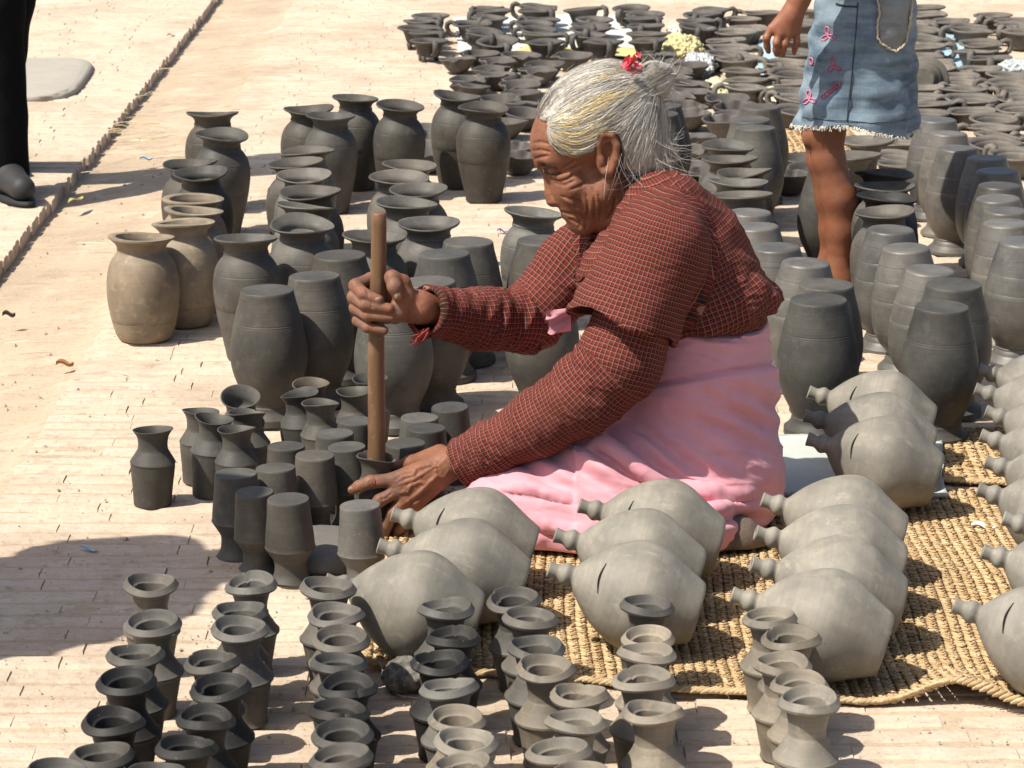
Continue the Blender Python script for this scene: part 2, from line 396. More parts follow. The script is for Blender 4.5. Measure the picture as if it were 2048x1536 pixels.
DARK, MID, GREY, PALE, BEIGE = (.021, .020, .019), (.068, .0645, .058), (.098, .092, .083), (.175, .158, .131), (.200, .168, .128)
POTS = []                                   # dict(name,key,x,y,h,s,r,color,label,cat,group,tilt)
ORD = ['first', 'second', 'third', 'fourth', 'fifth', 'sixth', 'seventh', 'eighth', 'ninth', 'tenth', 'eleventh', 'twelfth', 'thirteenth', 'fourteenth']
def pot(name, key, px, py, h, r, color, label, cat, group, tilt=None, s=1.0, fix=False):
    p = G(px, py, h * s)
    POTS.append(dict(name=name, key=key, px=px, py=py, x=p.x, y=p.y, h=h, s=s, r=r, color=color, label=label, cat=cat, group=group, tilt=tilt, fix=fix))
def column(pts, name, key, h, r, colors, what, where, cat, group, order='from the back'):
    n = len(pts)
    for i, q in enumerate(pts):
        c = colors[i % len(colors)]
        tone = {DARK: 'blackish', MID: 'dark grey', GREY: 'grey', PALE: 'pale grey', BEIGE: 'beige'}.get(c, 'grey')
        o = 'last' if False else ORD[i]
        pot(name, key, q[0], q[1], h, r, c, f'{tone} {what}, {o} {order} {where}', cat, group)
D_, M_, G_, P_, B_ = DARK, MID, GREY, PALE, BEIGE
front = [  # darker tones: damper clay, and at the left shade put into the colour
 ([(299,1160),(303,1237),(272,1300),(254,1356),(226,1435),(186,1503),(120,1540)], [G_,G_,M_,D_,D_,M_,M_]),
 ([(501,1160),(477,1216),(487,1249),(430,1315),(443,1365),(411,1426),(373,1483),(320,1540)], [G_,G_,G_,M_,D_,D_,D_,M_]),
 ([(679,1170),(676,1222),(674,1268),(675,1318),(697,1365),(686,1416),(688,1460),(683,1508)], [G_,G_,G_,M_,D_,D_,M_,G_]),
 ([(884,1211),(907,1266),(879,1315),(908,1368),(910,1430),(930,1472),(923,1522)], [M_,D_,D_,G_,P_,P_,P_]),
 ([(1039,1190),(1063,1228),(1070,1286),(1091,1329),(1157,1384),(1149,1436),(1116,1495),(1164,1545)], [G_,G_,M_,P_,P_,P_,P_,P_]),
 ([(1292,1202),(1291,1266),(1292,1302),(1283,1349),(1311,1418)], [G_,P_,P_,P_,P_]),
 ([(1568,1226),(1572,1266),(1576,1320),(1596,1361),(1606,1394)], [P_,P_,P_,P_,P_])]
names = ['leftmost', 'second', 'third', 'middle', 'fifth', 'sixth', 'rightmost']
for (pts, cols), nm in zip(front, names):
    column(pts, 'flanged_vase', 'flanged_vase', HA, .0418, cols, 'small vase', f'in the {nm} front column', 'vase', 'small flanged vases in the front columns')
# ---- middle group by the stick
mid_up = [(300,859,M_,'standing apart at the left end of the small vases'), (399,823,M_,'behind the left pair of flared small vases'), (419,837,M_,'touching its left neighbour near the lone vase'),
 (467,859,M_,'in front of the left cluster of flared vases'), (485,784,M_,'with its round mouth tipped towards the viewer'), (499,825,M_,'right of the tipped open mouthed vase'),
 (608,787,M_,'left of the pair in front of the tall upturned vases'), (625,766,(.12,.098,.07),'with a brownish rough lip'), (643,804,M_,'in front of the brown lipped vase'),
 (738,757,M_,'just right of the stick, farthest back'), (712,781,M_,'just left of the stick behind the upturned ones')]
for i, (x, y, c, w) in enumerate(mid_up):
    pot('flared_vase', 'flared_vase', x, y, HB, .039, c, f'small dark grey flared vase {w}', 'vase', 'small flared vases standing upright', tilt=(.30, 0, 0) if i == 4 else None)
mid_inv = [(574,893,'beside the flared vase cluster'), (543,937,'behind the front left upturned trio'), (484,948,'leftmost of the upturned small vases'), (519,984,'between the two front upturned vases'),
 (571,997,'nearest the viewer of the left upturned cluster'), (625,910,'left of the shaded pair by the stick'), (673,867,'behind the worked pot on its left'), (706,842,'farthest back left of the stick'),
 (702,893,'touching the worked pot on its left'), (905,813,'farthest right of the upturned small vases'), (837,835,'left of the farthest right upturned one'), (852,857,'third back, right of the stick'),
 (810,886,'right behind the worked pot'), (725,1011,'standing in front of the lower hand')]
for x, y, w in mid_inv:
    pot('upturned_small_vase', 'upturned_small', x, y, HB, .039, GREY if y > 1005 else MID, f'upturned small vase, {w}', 'vase', 'small vases turned upside down')
pot('flared_vase', 'flared_vase', 750, 913, HB, .039, MID, 'small dark vase held by the hand with the stick in its mouth', 'vase', 'small flared vases standing upright', fix=True)
# ---- tall vases, upright
tv = 'tall vases standing upright'
def tall(px, py, c, w, key='tall_vase', h=HD, r=.0715, tilt=None, s=1.0): pot('tall_vase', key, px, py, h, r, c, f'tall {"grey" if c in (MID,GREY,DARK) else "beige"} vase {w}', 'vase', tv, tilt, s)
for x, y, w in [(423,227,'farthest back of the left row'), (437,268,'second from the back of the left row'), (381,325,'third from the back of the left row, leftmost dark one'), (402,343,'behind the three beige ones')]: tall(x, y, MID, w)
for x, y, w in [(390,396,'farthest back of the beige ones'), (381,420,'third from the front of the beige ones'), (366,445,'second from the front of the beige ones')]: tall(x, y, BEIGE, w, 'tall_vase_round', .2185, .0735)
tall(288, 474, BEIGE, 'nearest the bare paving at the left', 'tall_vase_round', .2185, .0735)
tall(492, 474, GREY, 'right of the beige ones in the front')
for x, y, w in [(612,217,'left behind another in the back pair'), (657,230,'right in the left back pair'), (714,194,'farthest back of all'), (794,210,'second from the right in the left back cluster'),
                (911,190,'behind the rightmost back vase'), (967,214,'standing clear right of the others at the back')]: tall(x, y, MID, w, s=.98)
for i, (x, y) in enumerate([(611,302),(590,323),(603,349),(620,383),(598,417),(600,446)]): tall(x, y, GREY, f'{ORD[i]} from the back in the row left of the stick', tilt=(-.10, .06, 0) if i == 4 else None)
for i, (x, y) in enumerate([(818,329),(798,354),(836,376),(817,405),(856,444)]): tall(x, y, GREY, f'{ORD[i]} from the back in the row right of the stick top')
tall(751, 470, GREY, 'right behind the stick'); tall(1062, 424, GREY, 'just left of the woman\'s chin')
for i, (x, y) in enumerate([(1459,289),(1454,316),(1490,343),(1474,362),(1484,388)]): tall(x, y, GREY, f'{ORD[i]} from the back in the row behind her shoulder')
for i, (x, y, c) in enumerate([(1734,279,GREY),(1707,309,GREY)]): pot('pedestal_dish', 'pedestal', x, y, HF, .068, c, f'grey clay dish on a narrow stem, {["farther","nearer"][i]} of the two right of the bare leg', 'dish', 'pedestal dishes')
for i, (x, y, c) in enumerate([(1741,345,GREY),(1773,369,GREY),(1772,393,DARK),(1768,422,GREY)]): tall(x, y, c, f'{ORD[i]} from the back in the row right of the bare leg')
# ---- tall vases, upside down
def inv(px, py, w, c=MID, key='upturned_vase', name='upturned_vase'): pot(name, key, px, py, HD, .0715, c, f'upturned tall vase, {w}', 'vase', 'tall vases turned upside down')
for x, y, w in [(537,580,'nearest at the left'), (632,553,'second from the left'), (686,510,'left of the stick behind the second'), (793,588,'right behind the fist'), (858,563,'second right of the stick'),
                (894,508,'right of the vase behind the stick'), (931,483,'farthest right of those left of the woman\'s arm'), (1087,480,'half hidden above the far sleeve'), (1082,566,'mostly hidden under the far sleeve')]: inv(x, y, w)
for x, y, w in [(1524,213,'farthest back of three behind the woman'), (1503,238,'left of the three behind the woman'), (1512,256,'nearest of the three behind the woman'), (1340,212,'right behind the white hair'), (1322,227,'hidden by the white hair')]: inv(x, y, w)
for x, y, w in [(1498,424,'farthest back beside the woman\'s back'), (1522,453,'second beside the woman\'s back'), (1558,494,'third beside the woman\'s back'), (1603,524,'fourth beside the woman\'s back'),
                (1652,568,'behind the nearest one beside the pink skirt'), (1641,599,'nearest beside the pink skirt')]: inv(x, y, w, MID if y > 560 else GREY, 'upturned_vase' if y > 560 else 'upturned_vase_ringed')
inv(1688, 338, 'half hidden behind the bare leg', MID)
SH = (.098, .094, .087)
for i, (x, y) in enumerate([(1874,239),(1895,267),(1914,296),(1973,316),(2001,342)]): inv(x, y, f'{ORD[i]} from the back in the far right row', SH, 'upturned_vase_ringed')
for i, (x, y) in enumerate([(2001,371),(2006,396),(2014,421),(2018,446),(2042,480)]): inv(x, y, f'{ORD[i]} from the back along the right edge', MID if i == 0 else SH, 'upturned_vase_ringed')
for i, (x, y) in enumerate([(1779,458),(1821,494),(1854,538),(1906,567),(1901,612)]): inv(x, y, f'{ORD[i]} from the back in the row behind the white sack', SH if i < 3 else MID, 'upturned_vase_ringed' if i < 3 else 'upturned_vase')

# ---- bowls and cups at the back
def bowl_mesh(kind, seed):
    r = random.Random(seed); n = 36
    if kind == 'boat': prof = smoothprof([(.001, .001, S), (.026, .0, S), (.030, .002), (.044, .018), (.057, .038), (.0655, .046), (.068, .050), (.066, .0525), (.061, .0505), (.050, .034), (.034, .014), (.001, .008, S)], 3)
    elif kind == 'cup': prof = smoothprof([(.001, .012, S), (.030, .012), (.038, .018), (.047, .045), (.053, .060), (.066, .067, S), (.0715, .070), (.0715, .0735), (.068, .0755), (.060, .0735), (.050, .065), (.042, .040), (.001, .022, S)], 3)
    else: prof = smoothprof([(.001, .001, S), (.036, .0, S), (.041, .003), (.050, .026), (.056, .045), (.068, .050, S), (.0755, .0525), (.077, .056), (.074, .0585), (.066, .0565), (.0595, .050), (.05, .026), (.001, .016, S)], 3)
    V = []; Fc = []; m = len(prof); zmax = max(p[1] for p in prof)
    pa = r.random() * 2 * pi; pin = .42 if kind == 'boat' else 0
    a2, p2, b1, q1, b2, q2 = .03 * r.random(), r.random() * 7, .004 * r.random(), r.random() * 7, .003 * r.random(), r.random() * 7
    for rad, z in prof:
        f = max(0, z / zmax - .35) / .65
        for k in range(n):
            a = 2 * pi * k / n; rr = rad * (1 + a2 * cos(2 * a + p2)); zz = z + f * f * (b1 * cos(a + q1) + b2 * cos(3 * a + q2))
            if pin:
                d = abs((a - pa + pi) % (2 * pi) - pi); s1 = math.exp(-(d / .16) ** 2); s2 = math.exp(-((d - .42) / .22) ** 2)
                rr *= 1 + f * (.14 * s1 - .20 * s2); zz += f * (-.004 * s1 + .005 * s2)
            V.append((rr * cos(a), rr * sin(a), zz))
    for i in range(m - 1):
        for k in range(n): Fc.append((i*n+k, i*n+(k+1) % n, (i+1)*n+(k+1) % n, (i+1)*n+k))
    Fc.append(tuple(range(n-1, -1, -1))); Fc.append(tuple((m-1)*n+k for k in range(n)))
    return mesh(kind + '_bowl', V, Fc, CLAY_BOWL)
def handle_mesh(kind):
    b = MB()
    if kind == 'cup': pts = [(.066, 0, .072), (.080, 0, .077), (.091, 0, .070), (.093, 0, .055), (.085, 0, .038), (.070, 0, .028), (.045, 0, .026)]; rad = [.007, .0085, .009, .009, .0085, .008, .008]
    else: pts = [(.070, 0, .055), (.088, 0, .060), (.101, 0, .055), (.106, 0, .040), (.100, 0, .023), (.084, 0, .014), (.050, 0, .016)]; rad = [.007, .009, .0095, .0095, .009, .0085, .007]
    P = [Vector(p) for p in pts]; q = []; rr = []
    for i in range(len(P) - 1):
        for k in range(3):
            t = k / 3; q.append(P[i].lerp(P[i+1], t)); rr.append(rad[i] + (rad[i+1] - rad[i]) * t)
    q.append(P[-1]); rr.append(rad[-1]); b.tube(q, rr, 8, True, 1.35, (0, 1, 0)); return b.mesh('handle', CLAY_BOWL)
def foot_mesh():
    b = MB(); b.tube([(0, 0, .022), (.003, 0, .012), (.004, 0, .003), (.004, 0, 0)], [.010, .0085, .0095, .008], 8); return b.mesh('foot', CLAY_BOWL)
BOWL = {k: [bowl_mesh(k, 40 + i) for i in range(6)] for k in ('boat', 'cup', 'pan')}
HAND = {k: handle_mesh(k) for k in ('cup', 'pan')}; FOOT = foot_mesh()
BH = {'boat': .050, 'cup': .074, 'pan': .056}; BR = {'boat': .066, 'cup': .070, 'pan': .074}
BOWLS = []
def bowls(kind, pts, where, group, angles):
    for i, q in enumerate(pts):
        c = (.078, .071, .066) if kind != 'pan' else (.125, .112, .099)
        what = {'boat': 'pinched lip bowl', 'cup': 'three footed cup', 'pan': 'wide rimmed pan'}[kind]
        p = G(q[0], q[1], BH[kind])
        BOWLS.append(dict(kind=kind, x=p.x, y=p.y, r=BR[kind], color=c, label=f'{what}, {ORD[i]} from the back in {where}', group=group, ang=angles[i % len(angles)] + random.uniform(-.35, .35), h=BH[kind]))
cg = 'three footed cups at the back'
bowls('cup', [(861,30),(842,46),(837,56),(854,66),(858,80)], 'the leftmost row of cups', cg, [-1.0, -.5, -.6, -.6, -1.3])
bowls('cup', [(974,17),(982,26),(977,38),(947,46),(966,60),(970,73),(986,87)], 'the second row of cups', cg, [-2.2, -2.2, -2.0, 3.3, -2.2, -1.0, -.9])
bowls('cup', [(1073,17),(1076,27),(1083,36),(1070,48),(1076,58),(1082,68),(1090,86)], 'the third row of cups', cg, [3.1, -1.2, 3.1, 3.1, 3.2, -.6, -1.4])
bowls('cup', [(1169,22),(1189,38),(1182,51),(1179,62),(1179,73),(1206,86)], 'the fourth row of cups', cg, [-.4, -2.2, -1.2, -2.0, -2.2, -1.1])
bowls('cup', [(1264,15),(1292,31),(1288,42),(1292,53),(1292,68),(1299,84)], 'the fifth row of cups', cg, [-1.9, -2.0, -1.2, -1.6, -.2, -1.4])
bowls('cup', [(1423,20),(1406,33),(1392,45),(1392,56)], 'the sixth row of cups', cg, [.1, -2.0, .2, -1.3])
bg_ = 'pinched lip bowls on the ground'
bowls('boat', [(960,107),(926,114),(994,124),(983,138),(994,151),(940,159),(940,173)], 'the row left of the woman\'s hair', bg_, [-.4, -.3, .2, -1.2, -1.5, -1.6, .4])
bowls('boat', [(1042,113),(1145,113),(1090,130),(1075,142),(1046,161),(1040,174),(1040,189),(1003,199)], 'the row behind the forehead', bg_, [-1.0, -2.6, .6, .2, -1.2, .5, -1.8, -2.4])
bowls('boat', [(1046,212),(1048,226),(1012,244),(1038,312),(1030,297)], 'the short row before the forehead', bg_, [-1.2, -2, -.4, -.5, 2])
bowls('boat', [(852,262),(853,277),(854,291),(855,305)], 'the stack seen between two tall back vases', bg_, [0, .5, 1, 2])
bowls('boat', [(1316,112),(1343,124),(1372,134),(1345,146),(1352,160),(1372,166),(1383,181),(1346,196),(1374,212),(1389,228)], 'the row right of the bun', bg_, [0, .3, -.4, .6, 1.2, 2, -.2, .4, -.3, .3])
bowls('boat', [(1457,203),(1471,214),(1456,230),(1452,246),(1386,275),(1383,303),(1381,337),(1386,350)], 'the row behind the woman\'s collar', bg_, [-.2, -1.2, .7, .4, .2, .3, -1.2, -.8])
bowls('boat', [(1608,322),(1622,336),(1578,354)], 'the trio left of the bare leg', bg_, [3.3, 2.8, .3])
pg = 'wide rimmed pans at the back'
bowls('pan', [(1485,38),(1495,56),(1471,68),(1454,82),(1461,97),(1455,108),(1478,120),(1485,143),(1495,163),(1495,180)], 'the row left of the denim skirt', pg, [-2.2, -2.0, 3.0, -1.5, .1, -1, -.6, -.2, .3, 3.4])
bowls('pan', [(1526,28),(1618,26),(1600,50),(1597,80),(1590,108),(1576,126),(1584,150),(1586,162),(1582,183),(1592,197),(1592,222)], 'the row half behind the denim skirt', pg, [3, 0, 1, .5, .2, 0, 2, 3, 3.1, 2.8, 1])
bowls('pan', [(1849,20),(1855,33),(1895,41),(1836,46),(1838,58),(1843,80),(1846,96),(1843,112),(1861,125),(1877,139)], 'the row right of the denim skirt', pg, [3.0, -2.2, 3.2, -1, -.5, .1, 0, .8, -1, 1.2])
bowls('pan', [(1987,31),(1936,52),(1940,66),(1963,90),(1954,107),(1980,119),(1960,140),(1915,152),(1925,165),(1932,185),(1941,201),(1949,220)], 'the middle row right of the denim skirt', pg, [-2.4, 1, 3.2, 0, -1.6, -2.0, 3.1, .6, -1.2, -.4, 3.2, 1])
bowls('pan', [(2030,41),(2031,55),(2045,69),(2014,152),(2020,167),(2028,180),(2036,194),(2034,220),(1987,237),(1990,256),(1997,273),(1989,289),(2032,314)], 'the row at the right edge', pg, [3.1, -2, 2, 1, 3.3, -2, -1.7, 1, .5, 3.2, 1, .6, 2])
bowls('pan', [(1840,177),(1847,195),(1861,211),(1854,224),(1796,264),(1796,287),(1795,312),(1800,334)], 'the row under the skirt hem', pg, [.4, 1.1, .2, 2, .2, -.2, .4, .8])

# ---- where the money jugs lie
jugs = [(785,1028,'farthest back of the left three','L'), (757,1095,'middle of the left three','L'), (652,1162,'nearest of the left three','L'),
        (1160,1030,'farthest back of the middle three','M'), (1112,1112,'middle of the middle three','M'), (1098,1138,'nearest of the middle three','M'),
        (1538,1046,'farthest back of the right four, with a glossy patch','R'), (1520,1094,'third from the front of the right four','R'), (1503,1132,'second from the front of the right four','R'), (1464,1192,'nearest of the right four','R'),
        (1626,804,'farthest back of the three on the white sack','S'), (1620,858,'middle of the three on the white sack','S'), (1616,878,'nearest of the three on the white sack','S'),
        (2006,818,'farthest back at the right edge','E'), (1995,853,'second from the back at the right edge','E'), (2003,873,'third from the back at the right edge','E'), (1980,902,'fourth from the back at the right edge','E'),
        (1984,945,'fifth from the back at the right edge','E'), (1968,1003,'sixth from the back at the right edge','E'), (2010,1045,'third from the front at the right edge','E'), (1966,1103,'second from the front at the right edge','E'), (1908,1212,'nearest at the right edge, cut by the frame','E')]
TILT = radians(16)
JP = []
for (px, py, w, g) in jugs:
    yaw = radians({'L': 5, 'M': 6, 'R': 5, 'S': 8, 'E': 14}[g] + random.uniform(-4, 4))
    # axis from base to spout, pointing left, away and up
    ax = Vector((-cos(yaw) * cos(TILT), sin(yaw) * cos(TILT), sin(TILT)))
    zb = .0825 + .010                       # height of the belly centre on the mat
    tipz = zb + ax.z * (.225 - .085)
    tip = G(px, py, tipz); c = tip - ax * (.225 - .085)
    JP.append([Vector((c.x, c.y, zb)), ax, w, g, yaw])
for _ in range(60):                          # keep neighbours from sinking into each other
    for i in range(len(JP)):
        for j in range(i + 1, len(JP)):
            d = JP[i][0] - JP[j][0]
            if abs(d.x) < .14 and 0 < abs(d.y) < .150:
                e = (.150 - abs(d.y)) * .5
                if d.y > 0: JP[i][0].y += e
                else: JP[j][0].y += e
# ---- push apart what would overlap, nearer pots slightly taller
def relax(it=220):
    obst = []
    for (c, ax, w, g, yaw) in JP:
        for k, rr_ in ((0, .079), (-.06, .055), (.06, .055), (.12, .022)): p = c + ax * k; obst.append(dict(x=p.x, y=p.y, r=rr_, fix=True))
    P = POTS + BOWLS + obst; XY = np.array([(q['x'], q['y']) for q in P]); R = np.array([q['r'] for q in P]); free = np.array([not q.get('fix') for q in P])
    M = R[:, None] + R[None] + .0015; np.fill_diagonal(M, -1); k_ = len(POTS) + len(BOWLS); M[k_:, k_:] = -1
    for k in range(it):
        D = XY[:, None] - XY[None]; d = np.sqrt((D ** 2).sum(-1)) + 1e-6; o = d < M
        if not o.any(): break
        U = D / d[..., None] * [.55, 1]; U /= np.linalg.norm(U, axis=-1, keepdims=True) + 1e-9
        XY = XY + (U * (np.where(o, (M - d) * .4, 0))[..., None]).sum(1) * free[:, None]
    for q, xy in zip(P, XY): q['x'], q['y'] = float(xy[0]), float(xy[1])
    for q in POTS:                          # keep each mouth where the photo has it as far as a sane height allows
        r_ = ray(q['px'], q['py']); t = q['y'] / r_.y; hz = H + r_.z * t
        q['s'] = min(1.10, max(.90, hz / q['h'])) if not q['fix'] else q['s']
relax()
for q in POTS:
    me = random.choice(VAR[q['key']]); o = link(q['name'], me)
    o.location = (q['x'], q['y'], 0.0005); w = random.uniform(.955, 1.035) * min(1.03, max(.96, q['s']))
    o.scale = (w, w, q['s']); tl = q['tilt'] or (random.gauss(0, .020), random.gauss(0, .020), 0)
    o.rotation_euler = (tl[0], tl[1], random.random() * 2 * pi if not q['tilt'] else 0)
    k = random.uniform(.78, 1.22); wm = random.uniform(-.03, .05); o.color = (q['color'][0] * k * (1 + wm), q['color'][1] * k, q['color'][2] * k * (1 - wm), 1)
    if q['tilt']: o.location.z += abs(tl[0]) * .03 * .9
    tag(o, q['label'], q['cat'], q['group'])
for q in BOWLS:
    o = link({'boat': 'pinched_bowl', 'cup': 'footed_cup', 'pan': 'handled_pan'}[q['kind']], random.choice(BOWL[q['kind']]))
    o.location = (q['x'], q['y'], .004); s = random.uniform(.93, 1.06); o.scale = (s, s, s * random.uniform(.92, 1.1))
    o.rotation_euler = (random.gauss(0, .035), random.gauss(0, .035), q['ang'] if q['kind'] != 'boat' else random.random() * 6.3)
    k = random.uniform(.82, 1.2); o.color = (*[c * k for c in q['color']], 1); tag(o, q['label'], 'bowl' if q['kind'] == 'boat' else ('cup' if q['kind'] == 'cup' else 'pan'), q['group'])
    if q['kind'] != 'boat':
        hd = link('handle', HAND[q['kind']], o); hd.color = o.color
    if q['kind'] == 'cup':
        for a in (pi / 2 + .5, pi + .9, -.9):
            f = link('foot', FOOT, o); f.location = (.034 * cos(a), .034 * sin(a), -.004); f.color = o.color
# a bowl lying on its side
o = link('tipped_bowl', BOWL['pan'][1]); p = G(1843, 160, .07); o.location = p; o.rotation_euler = (radians(100), 0, radians(160)); o.color = (.09, .082, .07, 1)
tag(o, 'round bowl tipped on its side beside the denim skirt', 'bowl')

# ---- money jugs lying on their bellies
def slot_mesh():
    V = []; Fc = []; n = 10
    for i in range(n + 1):
        u = i / n; a = -.42 + .84 * u; z = .150 + .004 * sin(pi * u); w = .0016 * sin(pi * min(max(u, .06), .94)) ** .5
        for dz in (-w, w):
            zz = z + dz; rr = np.interp(zz, [p[1] for p in PG[20:60]], [p[0] for p in PG[20:60]]) + .0006
            V.append((rr * cos(a), rr * sin(a), zz))
    for i in range(n): Fc.append((2*i, 2*i+2, 2*i+3, 2*i+1))
    return mesh('coin_slot', V, Fc, mat_simple('slot_shade', (.008, .007, .006), .9))  # no hole: a dark surface strip painted as the shade inside the slot
JUG = [lathe('money_jug', PG, 56, CLAY_JUG, 900 + i, .006, .0, None, 0) for i in range(5)]; SLOT = slot_mesh()
for i, (c, ax, w, g, yaw) in enumerate(JP):
    q = ax.to_track_quat('Z', 'Y'); o = link('money_jug', JUG[i % 5])
    spin = random.uniform(-.25, .25)
    M = Matrix.Translation(c) @ q.to_matrix().to_4x4() @ Matrix.Translation((0, 0, -.085)) @ Matrix.Rotation(spin, 4, 'Z')
    o.matrix_world = M; k = random.uniform(.9, 1.1); base = (.215, .201, .172) if g != 'E' else (.215, .203, .178)
    o.color = (*[x * k for x in base], 1)
    tag(o, f'pale clay money jug, {w}', 'jug', 'money jugs lying on the mat')
    if i in (0, 3, 9, 10, 12, 17, 20, 21, 5):
        s = link('coin_slot', SLOT, o)
        # turn the slot to the side that faces the camera
        loc = M.inverted().to_3x3() @ (Vector((0, -1, .55))); s.rotation_euler = (0, 0, atan2(loc.y, loc.x))
# ================================================================ smooth solid modelling: distance fields meshed by surface nets
def A3(v): return np.array(v, float)
class SDF:
    def __init__(s): s.p = []
    def _add(s, fn, lo, hi, k, op): s.p.append((fn, A3(lo), A3(hi), k, op))
    def rc(s, a, b, ra, rb, k=.01, op='u', sc=None):
        a, b = A3(a), A3(b); sc = A3(sc) if sc is not None else None     # sc: squash (x,y,z) about a
        ab = b - a
        if sc is not None: ab = ab / sc
        L = max(ab @ ab, 1e-9); m = min(sc) if sc is not None else 1.0
        def fn(P):
            q = P - a
            if sc is not None: q = q / sc
            t = np.clip(q @ ab / L, 0, 1); e = q - t[:, None] * ab
            return (np.sqrt((e * e).sum(1)) - (ra + (rb - ra) * t)) * m
        e = max(ra, rb) * (max(sc) if sc is not None else 1)
        s._add(fn, np.minimum(a, b) - e, np.maximum(a, b) + e, k, op)
    def chain(s, pts, rs, k=.01, op='u', sc=None):
        for i in range(len(pts) - 1): s.rc(pts[i], pts[i+1], rs[i], rs[i+1], k if i == 0 else max(k, .004), op, sc)
    def el(s, c, r, R=None, k=.01, op='u'):
        c, r = A3(c), A3(r); R = np.eye(3) if R is None else np.array(R)   # rows of R: local axes
        def fn(P):
            q = (P - c) @ R.T; k0 = np.sqrt(((q / r) ** 2).sum(1)); k1 = np.sqrt(((q / (r * r)) ** 2).sum(1))
            return np.where(k1 > 1e-9, k0 * (k0 - 1) / np.maximum(k1, 1e-9), -r.min())
        e = r.max(); s._add(fn, c - e, c + e, k, op)
    def half(s, c, n, k=.002, op='i'):                                     # keep the side the normal points away from
        c, n = A3(c), A3(n); n = n / np.linalg.norm(n)
        s._add(lambda P: (P - c) @ n, A3([-9] * 3), A3([9] * 3), k, op)
    def fn(s, f, k=.002, op='s', lo=(-9, -9, -9), hi=(9, 9, 9)): s._add(f, lo, hi, k, op)
    def eval(s, P, lo=None, hi=None):
        d = np.full(len(P), 1.0)
        todo = s.p
        if lo is not None:
            if getattr(s, 'n', -1) != len(s.p):
                s.n = len(s.p); s.LO = np.array([q[1] - q[3] - .012 for q in s.p]); s.HI = np.array([q[2] + q[3] + .012 for q in s.p]); s.AL = np.array([q[4] == 'i' for q in s.p])
            todo = [s.p[i] for i in np.nonzero(s.AL | ~((s.LO > hi).any(1) | (s.HI < lo).any(1)))[0]]
        for fn, a, b, k, op in todo:
            e = fn(P)
            if op == 'u':
                h = np.clip(.5 + .5 * (d - e) / k, 0, 1); d = d + (e - d) * h - k * h * (1 - h)
            elif op == 's':
                e = -e; h = np.clip(.5 + .5 * (e - d) / k, 0, 1); d = d + (e - d) * h + k * h * (1 - h)
            else:
                h = np.clip(.5 + .5 * (e - d) / k, 0, 1); d = d + (e - d) * h + k * h * (1 - h)
        return d
    def bounds(s):
        u = [(a, b) for _, a, b, _, op in s.p if op == 'u']
        return np.min([a for a, _ in u], 0) - .015, np.max([b for _, b in u], 0) + .015
    def build(s, h, B=16):
        lo, hi = s.bounds(); n = np.ceil((hi - lo) / h / B).astype(int) * B; N = n + 1
        D = np.ones(N, np.float32); nb = n // B
        I = np.stack(np.meshgrid(*[np.arange(x) for x in nb], indexing='ij'), -1).reshape(-1, 3)
        C = lo + (I + .5) * B * h; dc = s.eval(C); rad = B * h * .87
        g = np.stack(np.meshgrid(*[np.arange(B + 1)] * 3, indexing='ij'), -1).reshape(-1, 3)
        for i, d in zip(I, dc):
            o = i * B; sl = tuple(slice(o[c], o[c] + B + 1) for c in range(3))
            if abs(d) > rad * 1.35 + .012: D[sl] = d if d < 0 else np.maximum(D[sl], 0) + 0; continue
        for i, d in zip(I, dc):
            o = i * B; sl = tuple(slice(o[c], o[c] + B + 1) for c in range(3))
            if abs(d) > rad * 1.35 + .012: continue
            P = lo + (g + o) * h
            D[sl] = s.eval(P, P[0] - .001, P[-1] + .001).reshape(B+1, B+1, B+1)
        return surface_nets(D, lo, h)
def surface_nets(D, lo, h):
    S_ = D < 0; nx, ny, nz = D.shape
    c = np.zeros((nx-1, ny-1, nz-1), np.uint8)
    for a in (0, 1):
        for b in (0, 1):
            for e in (0, 1): c += S_[a:nx-1+a, b:ny-1+b, e:nz-1+e]
    act = (c > 0) & (c < 8); ix = np.argwhere(act); ids = np.full(act.shape, -1, np.int32); ids[act] = np.arange(len(ix))
    cor = np.array([(a, b, e) for a in (0, 1) for b in (0, 1) for e in (0, 1)])
    vals = np.stack([D[ix[:, 0]+a, ix[:, 1]+b, ix[:, 2]+e] for a, b, e in cor], 1).astype(float)
    acc = np.zeros((len(ix), 3)); cnt = np.zeros(len(ix))
    for i in range(8):
        for j in range(i + 1, 8):
            if np.abs(cor[i] - cor[j]).sum() != 1: continue
            v0, v1 = vals[:, i], vals[:, j]; m = (v0 < 0) != (v1 < 0)
            t = np.where(m, v0 / np.where(m, v0 - v1, 1), 0)
            acc += np.where(m[:, None], cor[i] + t[:, None] * (cor[j] - cor[i]), 0); cnt += m
    V = lo + (ix + acc / cnt[:, None]) * h; Fs = []
    for ax in range(3):
        o = [0, 0, 0]; o[ax] = 1
        a = S_[tuple(slice(0, D.shape[d] - o[d]) for d in range(3))]; b = S_[tuple(slice(o[d], None) for d in range(3))]
        E = np.argwhere(a != b); u, w = (ax + 1) % 3, (ax + 2) % 3
        E = E[(E[:, u] > 0) & (E[:, w] > 0) & (E[:, u] < D.shape[u] - 1) & (E[:, w] < D.shape[w] - 1)]
        flip = a[E[:, 0], E[:, 1], E[:, 2]]
        q = []
        for du, dw in ((-1, -1), (0, -1), (0, 0), (-1, 0)):
            e = E.copy(); e[:, u] += du; e[:, w] += dw; q.append(ids[e[:, 0], e[:, 1], e[:, 2]])
        q = np.stack(q, 1); q[~flip] = q[~flip][:, ::-1]; Fs.append(q)
    return V, np.concatenate(Fs)
